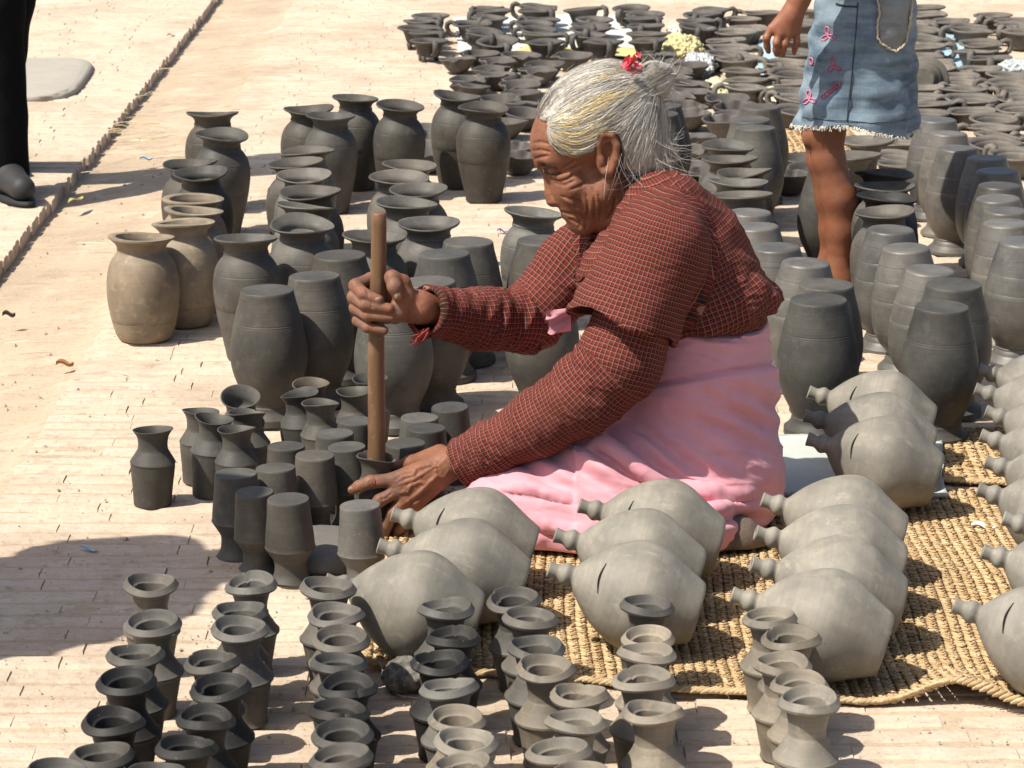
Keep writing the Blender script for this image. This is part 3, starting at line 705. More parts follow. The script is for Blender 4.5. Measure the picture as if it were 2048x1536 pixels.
def normals(V, F):
    a, b, c, d = (V[F[:, i]] for i in range(4)); n = np.cross(c - a, d - b); N = np.zeros_like(V)
    for i in range(4): np.add.at(N, F[:, i], n)
    return N / np.maximum(np.linalg.norm(N, axis=1, keepdims=True), 1e-12)
def relax_mesh(V, F, it=1, lam=.5):
    E = np.concatenate([F[:, [0, 1]], F[:, [1, 2]], F[:, [2, 3]], F[:, [3, 0]]])
    for _ in range(it):
        S1 = np.zeros_like(V); C = np.zeros(len(V))
        np.add.at(S1, E[:, 0], V[E[:, 1]]); np.add.at(C, E[:, 0], 1); np.add.at(S1, E[:, 1], V[E[:, 0]]); np.add.at(C, E[:, 1], 1)
        V = V + lam * (S1 / C[:, None] - V)
    return V
def project(P):                                                            # world -> photo pixels
    q = P - np.array([0, 0, H]); dep = q[:, 1] * cos(PITCH) - q[:, 2] * sin(PITCH); up = q[:, 1] * sin(PITCH) + q[:, 2] * cos(PITCH)
    return np.stack([1024 + q[:, 0] / dep * FPX, 768 - up / dep * FPX], 1)
def poly_d(P2, poly):                                                      # signed distance to a polygon, negative inside
    d = np.full(len(P2), 1e9); ins = np.zeros(len(P2), bool); poly = np.array(poly, float); n = len(poly)
    for i in range(n):
        a, b = poly[i], poly[(i + 1) % n]; ab = b - a; q = P2 - a; t = np.clip(q @ ab / (ab @ ab), 0, 1)
        d = np.minimum(d, ((q - t[:, None] * ab) ** 2).sum(1))
        c = ((a[1] > P2[:, 1]) != (b[1] > P2[:, 1])) & (P2[:, 0] < (b[0] - a[0]) * (P2[:, 1] - a[1]) / (b[1] - a[1] + 1e-12) + a[0]); ins ^= c
    return np.where(ins, -1, 1) * np.sqrt(d)
def on_surface(sdf, px, py, y0, y1):                                       # where the sight line through a pixel meets the solid
    a, b = A3(W(px, py, y0)), A3(W(px, py, y1)); P = a + (b - a) * np.linspace(0, 1, 200)[:, None]; d = sdf.eval(P, np.minimum(a, b), np.maximum(a, b)); i = np.argmax(d < 0)
    return P[i] if (d < 0).any() else None
def strokes(target, probe, lines, r, k, op, y0, y1, sub=4, lift=0.0):
    for ln in lines:
        rr = r
        if isinstance(ln, tuple): ln, rr = ln
        pts = []
        for (a, b) in zip(ln[:-1], ln[1:]):
            for i in range(sub): pts.append((a[0] + (b[0]-a[0]) * i / sub, a[1] + (b[1]-a[1]) * i / sub))
        pts.append(ln[-1]); Q = [on_surface(probe, x, y, y0, y1) for x, y in pts]
        for i, (a, b) in enumerate(zip(Q[:-1], Q[1:])):
            if a is None or b is None: continue
            if np.linalg.norm(a - b) > .03: continue
            w = sin(pi * min(max((i + .5) / (len(Q) - 1), .12), .88)); target.rc(a, b, rr * w, rr * w, k, op)
def sdf_object(name, V, F, mat, parent=None):
    return link(name, mesh(name, V, F, mat), parent)

# ---- skin and cloth
def mat_skin(name, col, dark, bump=.5, sss=True):
    t = NT(name); v = t.tc.outputs['Object']
    n = t.noise(v, 22, 5, .6); f = t.noise(v, 150, 4, .65)
    c = t.mix(t.ramp(n, [(.35, 0.), (.7, 1.)]), dark, col)
    c = t.mix(t.ramp(t.noise(v, 70, 4, .7), [(.56, 0.), (.72, .4)]), c, [x * .6 for x in dark])
    wr = t.noise(t.mapping(v, (1, 1, 1.0)), 330, 3, .6)
    cr = t.vor(v, 420, 'DISTANCE_TO_EDGE')
    h = t.math('ADD', t.math('MULTIPLY', f, .7), t.math('ADD', t.math('MULTIPLY', wr, .3), t.math('MULTIPLY', t.ramp(cr, [(0., 0.), (.12, 1.)]), .25)))
    du = t.node('Attribute', attribute_name='dust'); c = t.mix(du.outputs['Fac'], c, t.mix(f, (.05, .042, .035), (.17, .145, .12)))
    red = t.ramp(t.noise(v, 38, 4, .6), [(.5, 0.), (.75, .45)]); c = t.mix(red, c, (.30, .088, .048))
    m = t.out(c, t.math('ADD', t.math('MULTIPLY', f, .25), .40), t.bump(h, bump, .0012), .45)
    if sss:
        t.b.inputs['Subsurface Weight'].default_value = .05; t.b.inputs['Subsurface Radius'].default_value = (.006, .002, .001); t.b.inputs['Subsurface Scale'].default_value = .5
    return m
SKIN_OLD = mat_skin('skin_weathered', (.275, .112, .056), (.150, .056, .027), 1.0)
SKIN_GIRL = mat_skin('skin_brown', (.25, .100, .052), (.20, .075, .038), .2)
# ================================================================ THE WOMAN
YW = 4.50
def V3(px, py, d=0.0): return W(px, py, YW + d)
SPX = .000815                               # metres per photo pixel where she sits
def fr(deg):                                # in-image frame turned by deg (image right = +X, up = +Z)
    a = radians(deg); return np.array([[cos(a), 0, sin(a)], [0, 1, 0], [-sin(a), 0, cos(a)]])
def pel(s, px, py, d, rx, ry, rl, deg=0, k=.01, op='u'): s.el(V3(px, py, d), (rx * SPX, rl, ry * SPX), fr(deg), k, op)

# ---------- head
def head_base():
    s = SDF()
    pel(s, 1192, 242, 0, 127, 105, .0735, 33, .01)            # skull
    pel(s, 1124, 290, 0, 64, 62, .060, 60, .025)              # forehead
    pel(s, 1147, 366, 0, 48, 66, .0545, 8, .02)               # midface
    s.rc(V3(1084, 327, -.010), V3(1100, 322, -.046), .008, .006, .014)    # brows
    s.rc(V3(1084, 327, .010), V3(1100, 322, .046), .008, .006, .014)
    for sg in (-1, 1):
        pel(s, 1148, 372, sg * .040, 24, 27, .022, 0, .018)   # cheekbones
        s.rc(V3(1222, 362, sg * .056), V3(1170, 445, sg * .021), .014, .015, .02)   # jaw
        s.rc(V3(1200, 385, sg * .048), V3(1160, 420, sg * .028), .020, .015, .02)   # cheek
    s.rc(V3(1172, 446, -.022), V3(1172, 446, .022), .017, .017, .015)
    pel(s, 1150, 421, 0, 26, 27, .031, 0, .014)               # mouth region
    pel(s, 1157, 447, 0, 20, 20, .021, 0, .012)               # chin
    s.rc(V3(1093, 344), V3(1102, 388), .0068, .0095, .008)    # nose
    s.rc(V3(1102, 388), V3(1107, 398), .0100, .0135, .006)
    for sg in (-1, 1):
        s.rc(V3(1115, 401, sg * .0115), V3(1122, 398, sg * .0155), .0088, .0070, .005)
    for sg in (-1, 1):
        s.el(V3(1101, 338, sg * .034), (.016, .015, .0115), fr(-8), .012, 's')       # eye sockets
        s.el(V3(1110, 341, sg * .030), (.0125, .0125, .0105), fr(-8), .005, 'u')     # lids
    s.el(V3(1131, 413, 0), (.004, .016, .004), fr(-30), .006, 's')
    s.rc(V3(1127, 418, 0), V3(1136, 419, -.016), .0045, .0036, .004); s.rc(V3(1127, 418, 0), V3(1136, 419, .016), .0045, .0036, .004)
    s.rc(V3(1130, 431, 0), V3(1139, 432, -.015), .0050, .0038, .004); s.rc(V3(1130, 431, 0), V3(1139, 432, .015), .0050, .0038, .004)
    s.chain([V3(1205, 365), V3(1240, 405), V3(1310, 470)], [.050, .052, .066], .022)   # neck
    s.rc(V3(1195, 400, -.035), V3(1250, 455, -.030), .010, .010, .012)
    return s
hb = head_base()
for sg in (-1, 1):                          # ears
    L_ = sg * .0725
    pel(hb, 1216, 306, L_, 22, 42, .0080, -14, .006)
    pel(hb, 1213, 310, L_ + sg * .0100, 13.5, 28, .0150, -14, .003, 's')
    hb.chain([V3(1203, 322, L_ + sg*.002), V3(1197, 290, L_ + sg*.004), V3(1206, 270, L_ + sg*.005), V3(1224, 270, L_ + sg*.005), V3(1234, 290, L_ + sg*.005), V3(1232, 318, L_ + sg*.004), V3(1222, 342, L_ + sg*.003)],
             [.0040, .0042, .0046, .0048, .0046, .0046, .0060], .003)
    hb.rc(V3(1212, 343, L_ + sg*.001), V3(1218, 350, L_), .0078, .0062, .005)
    hb.rc(V3(1203, 318, L_ + sg*.003), V3(1204, 326, L_ + sg*.003), .0050, .0050, .004)
probe = head_base()
strokes(hb, probe, [([(1122,424),(1138,427),(1150,430),(1162,437)], .0017), ([(1122,392),(1138,400),(1152,418),(1161,440),(1158,456)], .0014), ([(1163,430),(1172,442),(1172,458)], .0011),
    ([(1093,346),(1104,350),(1122,348),(1134,342)], .0018), [(1100,357),(1118,361),(1136,356),(1148,348)], [(1108,366),(1128,371),(1148,362)], [(1122,340),(1138,330),(1152,318)], [(1125,346),(1145,338),(1162,330)],
    [(1128,352),(1150,350),(1168,345)], [(1140,380),(1160,372),(1178,362)], ([(1172,388),(1176,410),(1175,432)], .0011), ([(1184,378),(1190,405),(1188,436)], .0010), ([(1196,385),(1203,412),(1200,440)], .0009), [(1146,396),(1160,404),(1168,420)], [(1138,438),(1148,441),(1154,446)], ([(1066,286),(1080,284),(1098,288)], .0009), ([(1064,302),(1080,300),(1100,304)], .0009), ([(1068,318),(1082,314),(1096,312)], .0009),
    [(1229,395),(1245,420),(1250,445)], [(1215,440),(1228,420),(1232,395)]], .0007, .0040, 's', 4.36, 4.56)
strokes(hb, probe, [([(1130,398),(1144,406),(1158,424)], .0020), ([(1108,352),(1122,355),(1138,350)], .0020)], .003, .006, 'u', 4.36, 4.56)

# ---------- hands
SY = -.10                                   # the stick stands at Y = 4.40
fist = SDF()
def ch(s, pts, rs, k=.004): s.chain([V3(*p) for p in pts], rs, k)
fist.chain([V3(910, 631, -.040), V3(838, 612, SY+.008)], [.0255, .0235], .01)
fist.rc(V3(838, 610, SY+.006), V3(784, 592, SY+.028), .0220, .0175, .014)
fist.rc(V3(842, 622, SY+.006), V3(786, 625, SY+.026), .0195, .0165, .014)
fist.rc(V3(770, 575, SY+.030), V3(768, 632, SY+.028), .0140, .0130, .012)
ch(fist, [(815,596,SY-.006),(804,566,SY-.008),(784,555,SY-.020),(789,574,SY-.031),(796,592,SY-.032)], [.0165,.0135,.0115,.0112,.0090], .006)
ch(fist, [(790,575,SY+.028),(742,558,SY+.030),(711,571,SY+.006),(728,588,SY-.021),(758,600,SY-.026)], [.0125,.0108,.0108,.0096,.0082], .0035)
ch(fist, [(790,592,SY+.028),(738,580,SY+.032),(708,594,SY+.004),(730,609,SY-.023),(778,617,SY-.027)], [.0125,.0110,.0108,.0098,.0085], .0030)
ch(fist, [(790,612,SY+.026),(738,604,SY+.031),(711,616,SY+.004),(735,631,SY-.021),(782,634,SY-.024)], [.0120,.0105,.0102,.0094,.0082], .0030)
ch(fist, [(795,628,SY+.024),(742,628,SY+.028),(716,641,SY+.004),(736,655,SY-.018),(768,661,SY-.021)], [.0110,.0095,.0094,.0088,.0076], .0030)
ch(fist, [(804,592,SY-.012),(800,620,SY-.010),(790,634,SY-.006)], [.0145,.0150,.0120], .010)
pf = fist
strokes(fist, pf, [[(716,575),(722,582)], [(733,582),(737,592)], [(714,598),(720,605)], [(742,606),(744,616)], [(806,600),(815,622)], [(812,606),(826,628)]], .0013, .002, 's', 4.32, 4.46, 2)
palm = SDF()
ch(palm, [(975,918,-.118),(898,926,-.125)], [.0260, .0225], .01)
ch(palm, [(896,918,-.128),(785,960,-.146)], [.0165, .0122], .012); ch(palm, [(898,925,-.130),(795,981,-.152)], [.0170, .0122], .012)
ch(palm, [(902,932,-.130),(811,998,-.152)], [.0160, .0118], .012); ch(palm, [(906,938,-.126),(828,1012,-.148)], [.0150, .0110], .012)
ch(palm, [(785,961,-.146),(741,964,-.154),(718,973,-.151),(705,980,-.146)], [.0125,.0108,.0098,.0080], .004)
ch(palm, [(795,982,-.152),(760,1000,-.158),(738,1022,-.150),(730,1046,-.142)], [.0118,.0105,.0095,.0080], .004)
ch(palm, [(811,998,-.152),(786,1026,-.156),(774,1050,-.148),(770,1072,-.140)], [.0112,.0100,.0090,.0078], .004)
ch(palm, [(828,1012,-.148),(812,1036,-.150),(800,1056,-.144),(792,1072,-.138)], [.0104,.0092,.0084,.0074], .004)
ch(palm, [(880,908,-.110),(822,928,-.082),(790,938,-.070),(770,944,-.066)], [.0165,.0135,.0112,.0090], .008)
z6 = lambda *p: [(640 + x / 4.8, 850 + y / 4.8) for x, y in p]
strokes(palm, palm, [z6((1220,310),(1130,400),(1050,380),(920,420),(900,480),(800,500),(720,560)), z6((1230,440),(1190,500),(1110,490),(1020,570),(960,545),(820,610),(775,665)),
    z6((1100,560),(1000,600),(900,700)), z6((1110,410),(1120,490)), (z6((1150,470),(950,650),(790,770)), .0032), (z6((1100,400),(900,520),(700,590)), .0030), (z6((1050,650),(930,740),(860,790)), .003), z6((880,560),(840,640),(760,650))], .0024, .0025, 'u', 4.25, 4.46, 3)
strokes(palm, palm, [z6((500,530),(520,600)), z6((530,520),(545,590)), z6((475,545),(490,610)), z6((330,575),(345,640)), z6((700,640),(640,700),(560,720))], .0012, .002, 's', 4.25, 4.46, 2)

# ---------- hidden body, feet
under = SDF()
YC = YW
under.chain([V3(1390, 940), V3(1370, 760), V3(1345, 600), V3(1325, 500), V3(1285, 440)], [.115, .105, .115, .10, .055], .03, 'u')
under.chain([V3(1300, 480, -.12), V3(1240, 735, -.19), V3(1090, 838, -.165), V3(970, 912, -.120)], [.05, .045, .038, .026], .02)
under.chain([V3(1215, 490, .12), V3(1058, 640, .085), V3(960, 640, .02), V3(885, 627, -.062)], [.045, .036, .030, .024], .02)
under.chain([V3(1400, 960, -.08), V3(1030, 1036, -.16), V3(1380, 1080, -.215), V3(1432, 1076, -.205)], [.085, .055, .05, .034], .02)
under.chain([V3(1432, 1072, -.205), V3(1482, 1076, -.200), V3(1522, 1094, -.196)], [.038, .033, .022], .012)
under.rc(V3(1465, 1060, -.19), V3(1518, 1086, -.175), .026, .018, .012)
under.chain([V3(1380, 950, .08), V3(1150, 925, .10), V3(1128, 912, .02)], [.08, .05, .027], .02)
under.rc(V3(1140, 905, .02), V3(1095, 925, .00), .024, .016, .012)
under.half((0, 0, .013), (0, 0, -1), .004)
parts = [hb.build(.0016), fist.build(.0016), palm.build(.0016), under.build(.005)]
Vs, Fs, n0 = [], [], 0
for V_, F_ in parts: Vs.append(V_); Fs.append(F_ + n0); n0 += len(V_)
woman = empty('person', V3(1380, 1090, 0)); woman.location.z = 0
tag(woman, 'white haired woman in red checked blouse and pink skirt, seated, holding a stick', 'person')
def wpart(name, V_, F_, mat, parent=None):
    V_ = V_ - np.array(woman.location); o = link(name, mesh(name, V_, F_, mat), parent or woman); return o
BV, BF = np.concatenate(Vs), np.concatenate(Fs)
body = wpart('body', BV, BF, SKIN_OLD)
at = body.data.attributes.new('dust', 'FLOAT', 'POINT'); q_ = project(BV); at.data.foreach_set('value', np.where((q_[:, 1] > 1020) & (q_[:, 0] > 1390) | ((np.abs(q_[:, 0] - 1120) < 45) & (np.abs(q_[:, 1] - 915) < 40)), .85, np.where((q_[:, 0] < 800), np.clip(.22 + .5 * fbm(BV * 60, 2), 0, .45), 0)).astype(np.float32))
M_NAIL = mat_simple('nail', (.42, .27, .19), .35, .08, 300, .05)
for sd, x_, y_, ln, wd, dg in ((fist, 795, 591, .0062, .0042, -62), (fist, 756, 599, .0050, .0036, -12), (palm, 703, 979, .0050, .0040, 10)):
    p_ = on_surface(sd, x_, y_, 4.25, 4.46)
    if p_ is None: continue
    bm = bmesh.new(); bmesh.ops.create_uvsphere(bm, u_segments=14, v_segments=8, radius=1); me = bpy.data.meshes.new('fingernail'); bm.to_mesh(me); bm.free(); me.polygons.foreach_set('use_smooth', [True] * len(me.polygons)); me.materials.append(M_NAIL)
    o = link('fingernail', me, body); o.location = Vector(p_) - woman.location; o.scale = (ln, .0012, wd); o.rotation_euler = (radians(15), radians(dg), 0)

# ---------- skirt
sk = SDF(); sy = (1, 1.18, 1)
sk.chain([V3(1388, 640), V3(1384, 690), V3(1380, 745)], [.124, .131, .138], .02, 'u', sy)
sk.chain([V3(1380, 745), V3(1378, 860), V3(1384, 960)], [.138, .139, .137], .02, 'u', sy)
sk.rc(V3(1384, 960), V3(1360, 1030), .137, .120, .03, 'u', sy)
sk.chain([V3(1405, 960, -.075), V3(1200, 985, -.125), V3(1010, 1032, -.165)], [.118, .094, .070], .05)
sk.chain([V3(1010, 1032, -.165), V3(1200, 1070, -.20), V3(1395, 1064, -.205)], [.066, .060, .058], .04)
sk.chain([V3(1380, 950, .08), V3(1230, 925, .10), V3(1150, 928, .10)], [.105, .085, .062], .05)
sk.rc(V3(1260, 985, -.02), V3(1120, 960, -.05), .06, .045, .05)
skp = SDF(); skp.p = list(sk.p)
FOLD = [[(1194,887),(1250,921),(1300,959),(1337,984),(1381,999),(1444,1004),(1500,993)], [(1166,912),(1203,906),(1256,937),(1319,974)], [(1060,1050),(1120,1068),(1184,1087)], [(1300,1010),(1380,1040),(1450,1040)], [(1010,985),(1080,990),(1150,1010)]]
strokes(sk, skp, FOLD, .0042, .010, 's', 4.1, 4.8, 4); strokes(sk, skp, [[(x + 2, y - 11) for x, y in f] for f in FOLD], .0050, .016, 'u', 4.1, 4.8, 4)
strokes(sk, skp, [([(1369,662),(1430,672),(1469,676),(1537,676)], .005)], .005, .005, 's', 4.1, 4.8, 4); strokes(sk, skp, [([(1400,654),(1469,662),(1535,660)], .009)], .009, .010, 'u', 4.1, 4.8, 4)
sk.half((0, 0, .014), (0, 0, -1), .006)
sk.half(V3(1384, 618), Vector((.10, -.06, 1)), .006)
V_, F_ = sk.build(.0030); V_ = relax_mesh(V_, F_, 3); N_ = normals(V_, F_); p2 = project(V_)
P0 = V_.copy()
wx = fbm(P0 * 7, 3) * .8
f1 = np.sin((p2[:, 1] * .085 - p2[:, 0] * .030) + 5 * wx + fbm(P0 * 16, 2)) * (.5 + .5 * fbm(P0 * 9 + 3, 2))
def ridged(q_, o_=3): return 1 - 2 * np.abs(fbm(q_, o_))
q1 = np.stack([p2[:, 0] * .0085 + p2[:, 1] * .004, p2[:, 1] * .034 - p2[:, 0] * .007, P0[:, 1] * 6], 1); q3 = np.stack([p2[:, 0] * .02 + 7, p2[:, 1] * .075 - p2[:, 0] * .022, P0[:, 1] * 9], 1)
disp = .0018 * f1 + .0034 * (ridged(q1) - .3) + .0010 * (ridged(q3, 2) - .3)
fan = np.exp(-(((p2[:, 0] - 1240) / 170) ** 2 + ((p2[:, 1] - 930) / 70) ** 2))              # folds where hip meets thigh
disp += .0105 * fan * np.sin((p2[:, 1] * .11 - p2[:, 0] * .075) + 2.5 * wx)
fan2 = np.exp(-(((p2[:, 0] - 1420) / 150) ** 2 + ((p2[:, 1] - 1030) / 40) ** 2)); disp += .008 * fan2 * np.sin(p2[:, 1] * .14 + p2[:, 0] * .02 + 2 * wx)
fan3 = np.exp(-(((p2[:, 0] - 1500) / 80) ** 2 + ((p2[:, 1] - 830) / 60) ** 2)); disp += .007 * fan3 * np.sin(p2[:, 1] * .12 - (p2[:, 0]) * .06 + 2 * wx)
wrap = p2[:, 1] - (786 - (p2[:, 0] - 1230) * .165); disp += .0055 * (np.tanh(wrap / 2.0) - np.exp(-((wrap + 4) / 5) ** 2) * .9) * (p2[:, 0] > 1150)
disp += .0025 * fbm(P0 * 11 + 9, 3) + .0013 * fbm(P0 * 45, 2)
fl = np.clip((V_[:, 2] - .016) / .02, 0, 1); V_ = V_ + N_ * (disp * fl)[:, None]
def creases(t, v, base):                      # sharp little folds and crumples in cloth
    n = t.node('TexNoise'); n.noise_type = 'RIDGED_MULTIFRACTAL'; t.link(t.mapping(v, (9, 9, 22), (.2, .35, 0)), n.inputs['Vector']); n.inputs['Scale'].default_value = 1.0; n.inputs['Detail'].default_value = 4; n.inputs['Roughness'].default_value = .5
    return t.bump(n.outputs[0], .32, .009, base)
def mat_cloth(name, col, dark, weave=1400, bump=.25, stain=.35):
    t = NT(name); v = t.tc.outputs['Object']; n = t.noise(v, 9, 5, .6)
    c = t.mix(t.ramp(n, [(.3, 0.), (.7, 1.)]), dark, col)
    c = t.mix(t.ramp(t.noise(v, 5, 6, .7), [(.58, 0.), (.78, stain)]), c, [x * .55 for x in dark])
    fine = t.noise(v, 210, 4, .7)
    c = t.mix(t.math('MULTIPLY', fine, .35), c, [x * .75 for x in col])
    c = t.mix(t.ramp(t.noise(v, 330, 1, .4), [(.75, 0.), (.79, .7)]), c, [x * .2 for x in dark])
    w1 = t.noise(t.mapping(v, (weave, weave * .12, weave)), 1, 2); m = t.out(c, .85, creases(t, v, t.bump(t.math('ADD', t.math('MULTIPLY', w1, .4), t.math('MULTIPLY', fine, .8)), bump, .0012)), .2)
    t.b.inputs['Sheen Weight'].default_value = .25; t.b.inputs['Sheen Roughness'].default_value = .5; return m
skirt = wpart('skirt', V_, F_, mat_cloth('pink_cotton', (.70, .335, .375), (.58, .25, .295)))
tag(skirt, 'faded pink wrapped skirt')

# ---------- blouse
bl = SDF(); by = (1, 1.16, 1)
bl.chain([V3(1386, 690), V3(1358, 590), V3(1338, 505), V3(1300, 440)], [.124, .136, .117, .076], .03, 'u', by)
bl.rc(V3(1260, 560, -.02), V3(1240, 610, 0), .085, .080, .04)
bl.half(V3(1400, 645, -.1), Vector((-.22, -.04, -1)), .004)                                   # hem
bl.chain([V3(1330, 425, -.06), V3(1318, 500, -.145)], [.066, .073], .04)
bl.chain([V3(1316, 505, -.15), V3(1240, 722, -.195)], [.072, .064], .02)
bl.chain([V3(1240, 725, -.195), V3(1170, 790, -.185), V3(1080, 845, -.165), V3(985, 898, -.140), V3(918, 930, -.125)], [.064, .060, .051, .042, .0372], .018)
bl.chain([V3(1230, 470, .09), V3(1150, 540, .12), V3(1058, 640, .085)], [.072, .064, .052], .03)
bl.chain([V3(1058, 640, .085), V3(960, 640, .02), V3(848, 622, SY+.012)], [.053, .047, .0385], .02)
hem = [V3(1340, 672, -.140), V3(1415, 650, -.150), V3(1485, 628, -.120), V3(1527, 606, -.060), V3(1538, 594, .02), V3(1520, 590, .10)]
bl.chain(hem, [.008, .013, .018, .020, .019, .017], .012)
bl.chain([V3(1400, 622, -.150), V3(1465, 605, -.130), V3(1508, 582, -.075), V3(1522, 570, .02)], [.007, .010, .014, .013], .02)
# short over-sleeve
ov = SDF()
a_, b_ = Vector(V3(1318, 495, -.148)), Vector(V3(1224, 700, -.200)); axd = (b_ - a_).normalized()
ov.chain([V3(1325, 445, -.09), V3(1318, 495, -.148)], [.064, .075], .03)
ov.rc(a_, b_, .077, .094, .02); ov.rc(a_ + axd * .10, b_ + axd * .03, .079, .091, .003, 's')
hc, hn = A3(b_ - axd * .040), A3((axd + Vector((.12, 0, 0))).normalized()); ov.fn(lambda P: (P - hc) @ hn + .005 * np.sin(P[:, 0] * 60) + .004 * np.sin(P[:, 0] * 31 + P[:, 2] * 40 + 1), .002, 'i')
# sleeve ends
def cut_end(s, c, n, rad):                   # flat cut and a hollow mouth at a cuff
    c, n = A3(c), A3(Vector(n).normalized())
    s.fn(lambda P: np.maximum(-((P - c) @ n), np.linalg.norm(P - c, axis=1) - .12), .002, 's', c - .13, c + .13)
    s.rc(c - n * .035, c + n * .02, rad, rad, .002, 's')
cuff1n = (V3(918, 930, -.125) - V3(985, 898, -.140)).normalized(); c1 = V3(922, 928, -.126)
cuff2n = (V3(848, 622, SY+.012) - V3(960, 640, .02)).normalized(); c2 = V3(852, 622, SY+.014)
bl.chain([c1 - cuff1n * .012, c1 - cuff1n * .002], [.0405, .0425], .004); bl.chain([c2 - cuff2n * .012, c2], [.040, .0425], .004)
cut_end(bl, c1, cuff1n, .0345); cut_end(bl, c2, cuff2n, .0345)
# neck opening and front opening
nk = SDF(); nk.chain([V3(1222, 385), V3(1262, 424), V3(1300, 468)], [.070, .066, .058], .01)
nk.rc(V3(1205, 430, -.005), V3(1160, 530, -.012), .040, .012, .01)
bl.fn(lambda P: nk.eval(P), .004, 's', (V3(1270, 400) - Vector((.25,) * 3)), (V3(1270, 400) + Vector((.25,) * 3)))
col_pts = []
for i in range(25):
    a = 2 * pi * i / 24; ctr = V3(1268, 408); u = (V3(1330, 350) - V3(1208, 462)).normalized(); col_pts.append(ctr + Vector(u) * .070 * cos(a) + Vector((.03, -1, .05)).normalized() * .078 * sin(a))
bl.chain(col_pts, [.0075] * 25, .005)
def tubes_uv(P, chains):                     # cloth coordinates: along and around whichever limb is nearest
    best = np.full(len(P), 1e9); U = np.zeros((len(P), 2)); S_id = np.zeros(len(P), int)
    for ci, (pts, rs, Rref, ref, off) in enumerate(chains):
        cum = 0
        for i in range(len(pts) - 1):
            a, b = A3(pts[i]), A3(pts[i+1]); ab = b - a; L = np.linalg.norm(ab); t0 = (P - a) @ ab / L**2; t = np.clip(t0, 0, 1)
            e = P - a - t[:, None] * ab; d = np.linalg.norm(e, axis=1) / (rs[i] + (rs[i+1] - rs[i]) * t)
            z = ab / L; x = A3(ref); x = x - z * (x @ z); x /= np.linalg.norm(x); y = np.cross(z, x); ang = np.arctan2(e @ y, e @ x)
            d = d + np.where((t0 < 0) & (i > 0), 1e-3, 0)
            m = d < best; best = np.where(m, d, best); U[m, 0] = (ang * Rref)[m] + off; U[m, 1] = (cum + np.clip(t0, -4 if i == 0 else 0, 5) * L)[m] + off; S_id[m] = ci
            cum += L
    return U, S_id, best
far = (0, -1, 0)                             # the seam of each tube lies on the side away from the camera
CH = [([V3(1400, 760), V3(1285, 380)], [.155, .10], .135, far, 0),
      ([V3(1316, 490, -.16), V3(1240, 725, -.195), V3(1170, 790, -.185), V3(1080, 845, -.165), V3(985, 898, -.140), V3(905, 936, -.125)], [.088, .071, .067, .056, .045, .038], .066, (.3, -1, .3), .3),
      ([V3(1180, 515, .12), V3(1058, 640, .085), V3(960, 640, .02), V3(840, 622, SY+.012)], [.062, .053, .047, .038], .048, (0, -1, .2), .7)]
def mat_plaid():
    t = NT('red_check_cotton'); uv = t.node('UVMap'); uv.uv_map = 'UVMap'; sx = t.node('SeparateXYZ')
    wob = t.noise(t.tc.outputs['Object'], 26, 3); add = t.node('VectorMath', operation='ADD'); t.link(uv.outputs[0], add.inputs[0])
    sc = t.node('VectorMath', operation='SCALE'); nc = t.node('TexNoise'); t.link(t.tc.outputs['Object'], nc.inputs['Vector']); nc.inputs['Scale'].default_value = 26
    t.link(nc.outputs['Color'], sc.inputs[0]); sc.inputs['Scale'].default_value = .0045; t.link(sc.outputs[0], add.inputs[1]); t.link(add.outputs[0], sx.inputs[0])
    def lines(c, period, phase, width):
        f = t.math('FRACT', t.math('ADD', t.math('DIVIDE', c, period), phase)); d = t.math('ABSOLUTE', t.math('SUBTRACT', f, .5))
        return t.ramp(d, [(width * .6, 1.), (width, 0.)])
    u, v = sx.outputs[0], sx.outputs[1]; P = .0080
    n = t.noise(t.tc.outputs['Object'], 10, 4)
    red = t.mix(n, (.096, .0115, .0145), (.148, .0185, .020))
    bu, bv = lines(u, P, .24, .13), lines(v, P, .24, .13); cu, cv = lines(u, P, .0, .050), lines(v, P, .0, .050)
    c = t.mix(t.math('MULTIPLY', t.math('MAXIMUM', bu, bv), .88), red, (.020, .014, .010)); c = t.mix(t.math('MULTIPLY', t.math('MAXIMUM', cu, cv), .47), c, (.38, .27, .155))
    fade = t.ramp(t.noise(t.tc.outputs['Object'], 6, 3), [(.5, 0.), (.75, .15)]); c = t.mix(fade, c, (.34, .11, .09))
    fine = t.noise(t.tc.outputs['Object'], 300, 3, .7)
    return t.out(c, .88, creases(t, t.tc.outputs['Object'], t.bump(fine, .25, .0012)), .15)
M_PLAID = mat_plaid()
def add_uv(me, U):
    uv = me.uv_layers.new(name='UVMap'); li = np.zeros(len(me.loops), np.int32); me.loops.foreach_get('vertex_index', li); uv.data.foreach_set('uv', U[li].astype(np.float32).ravel())
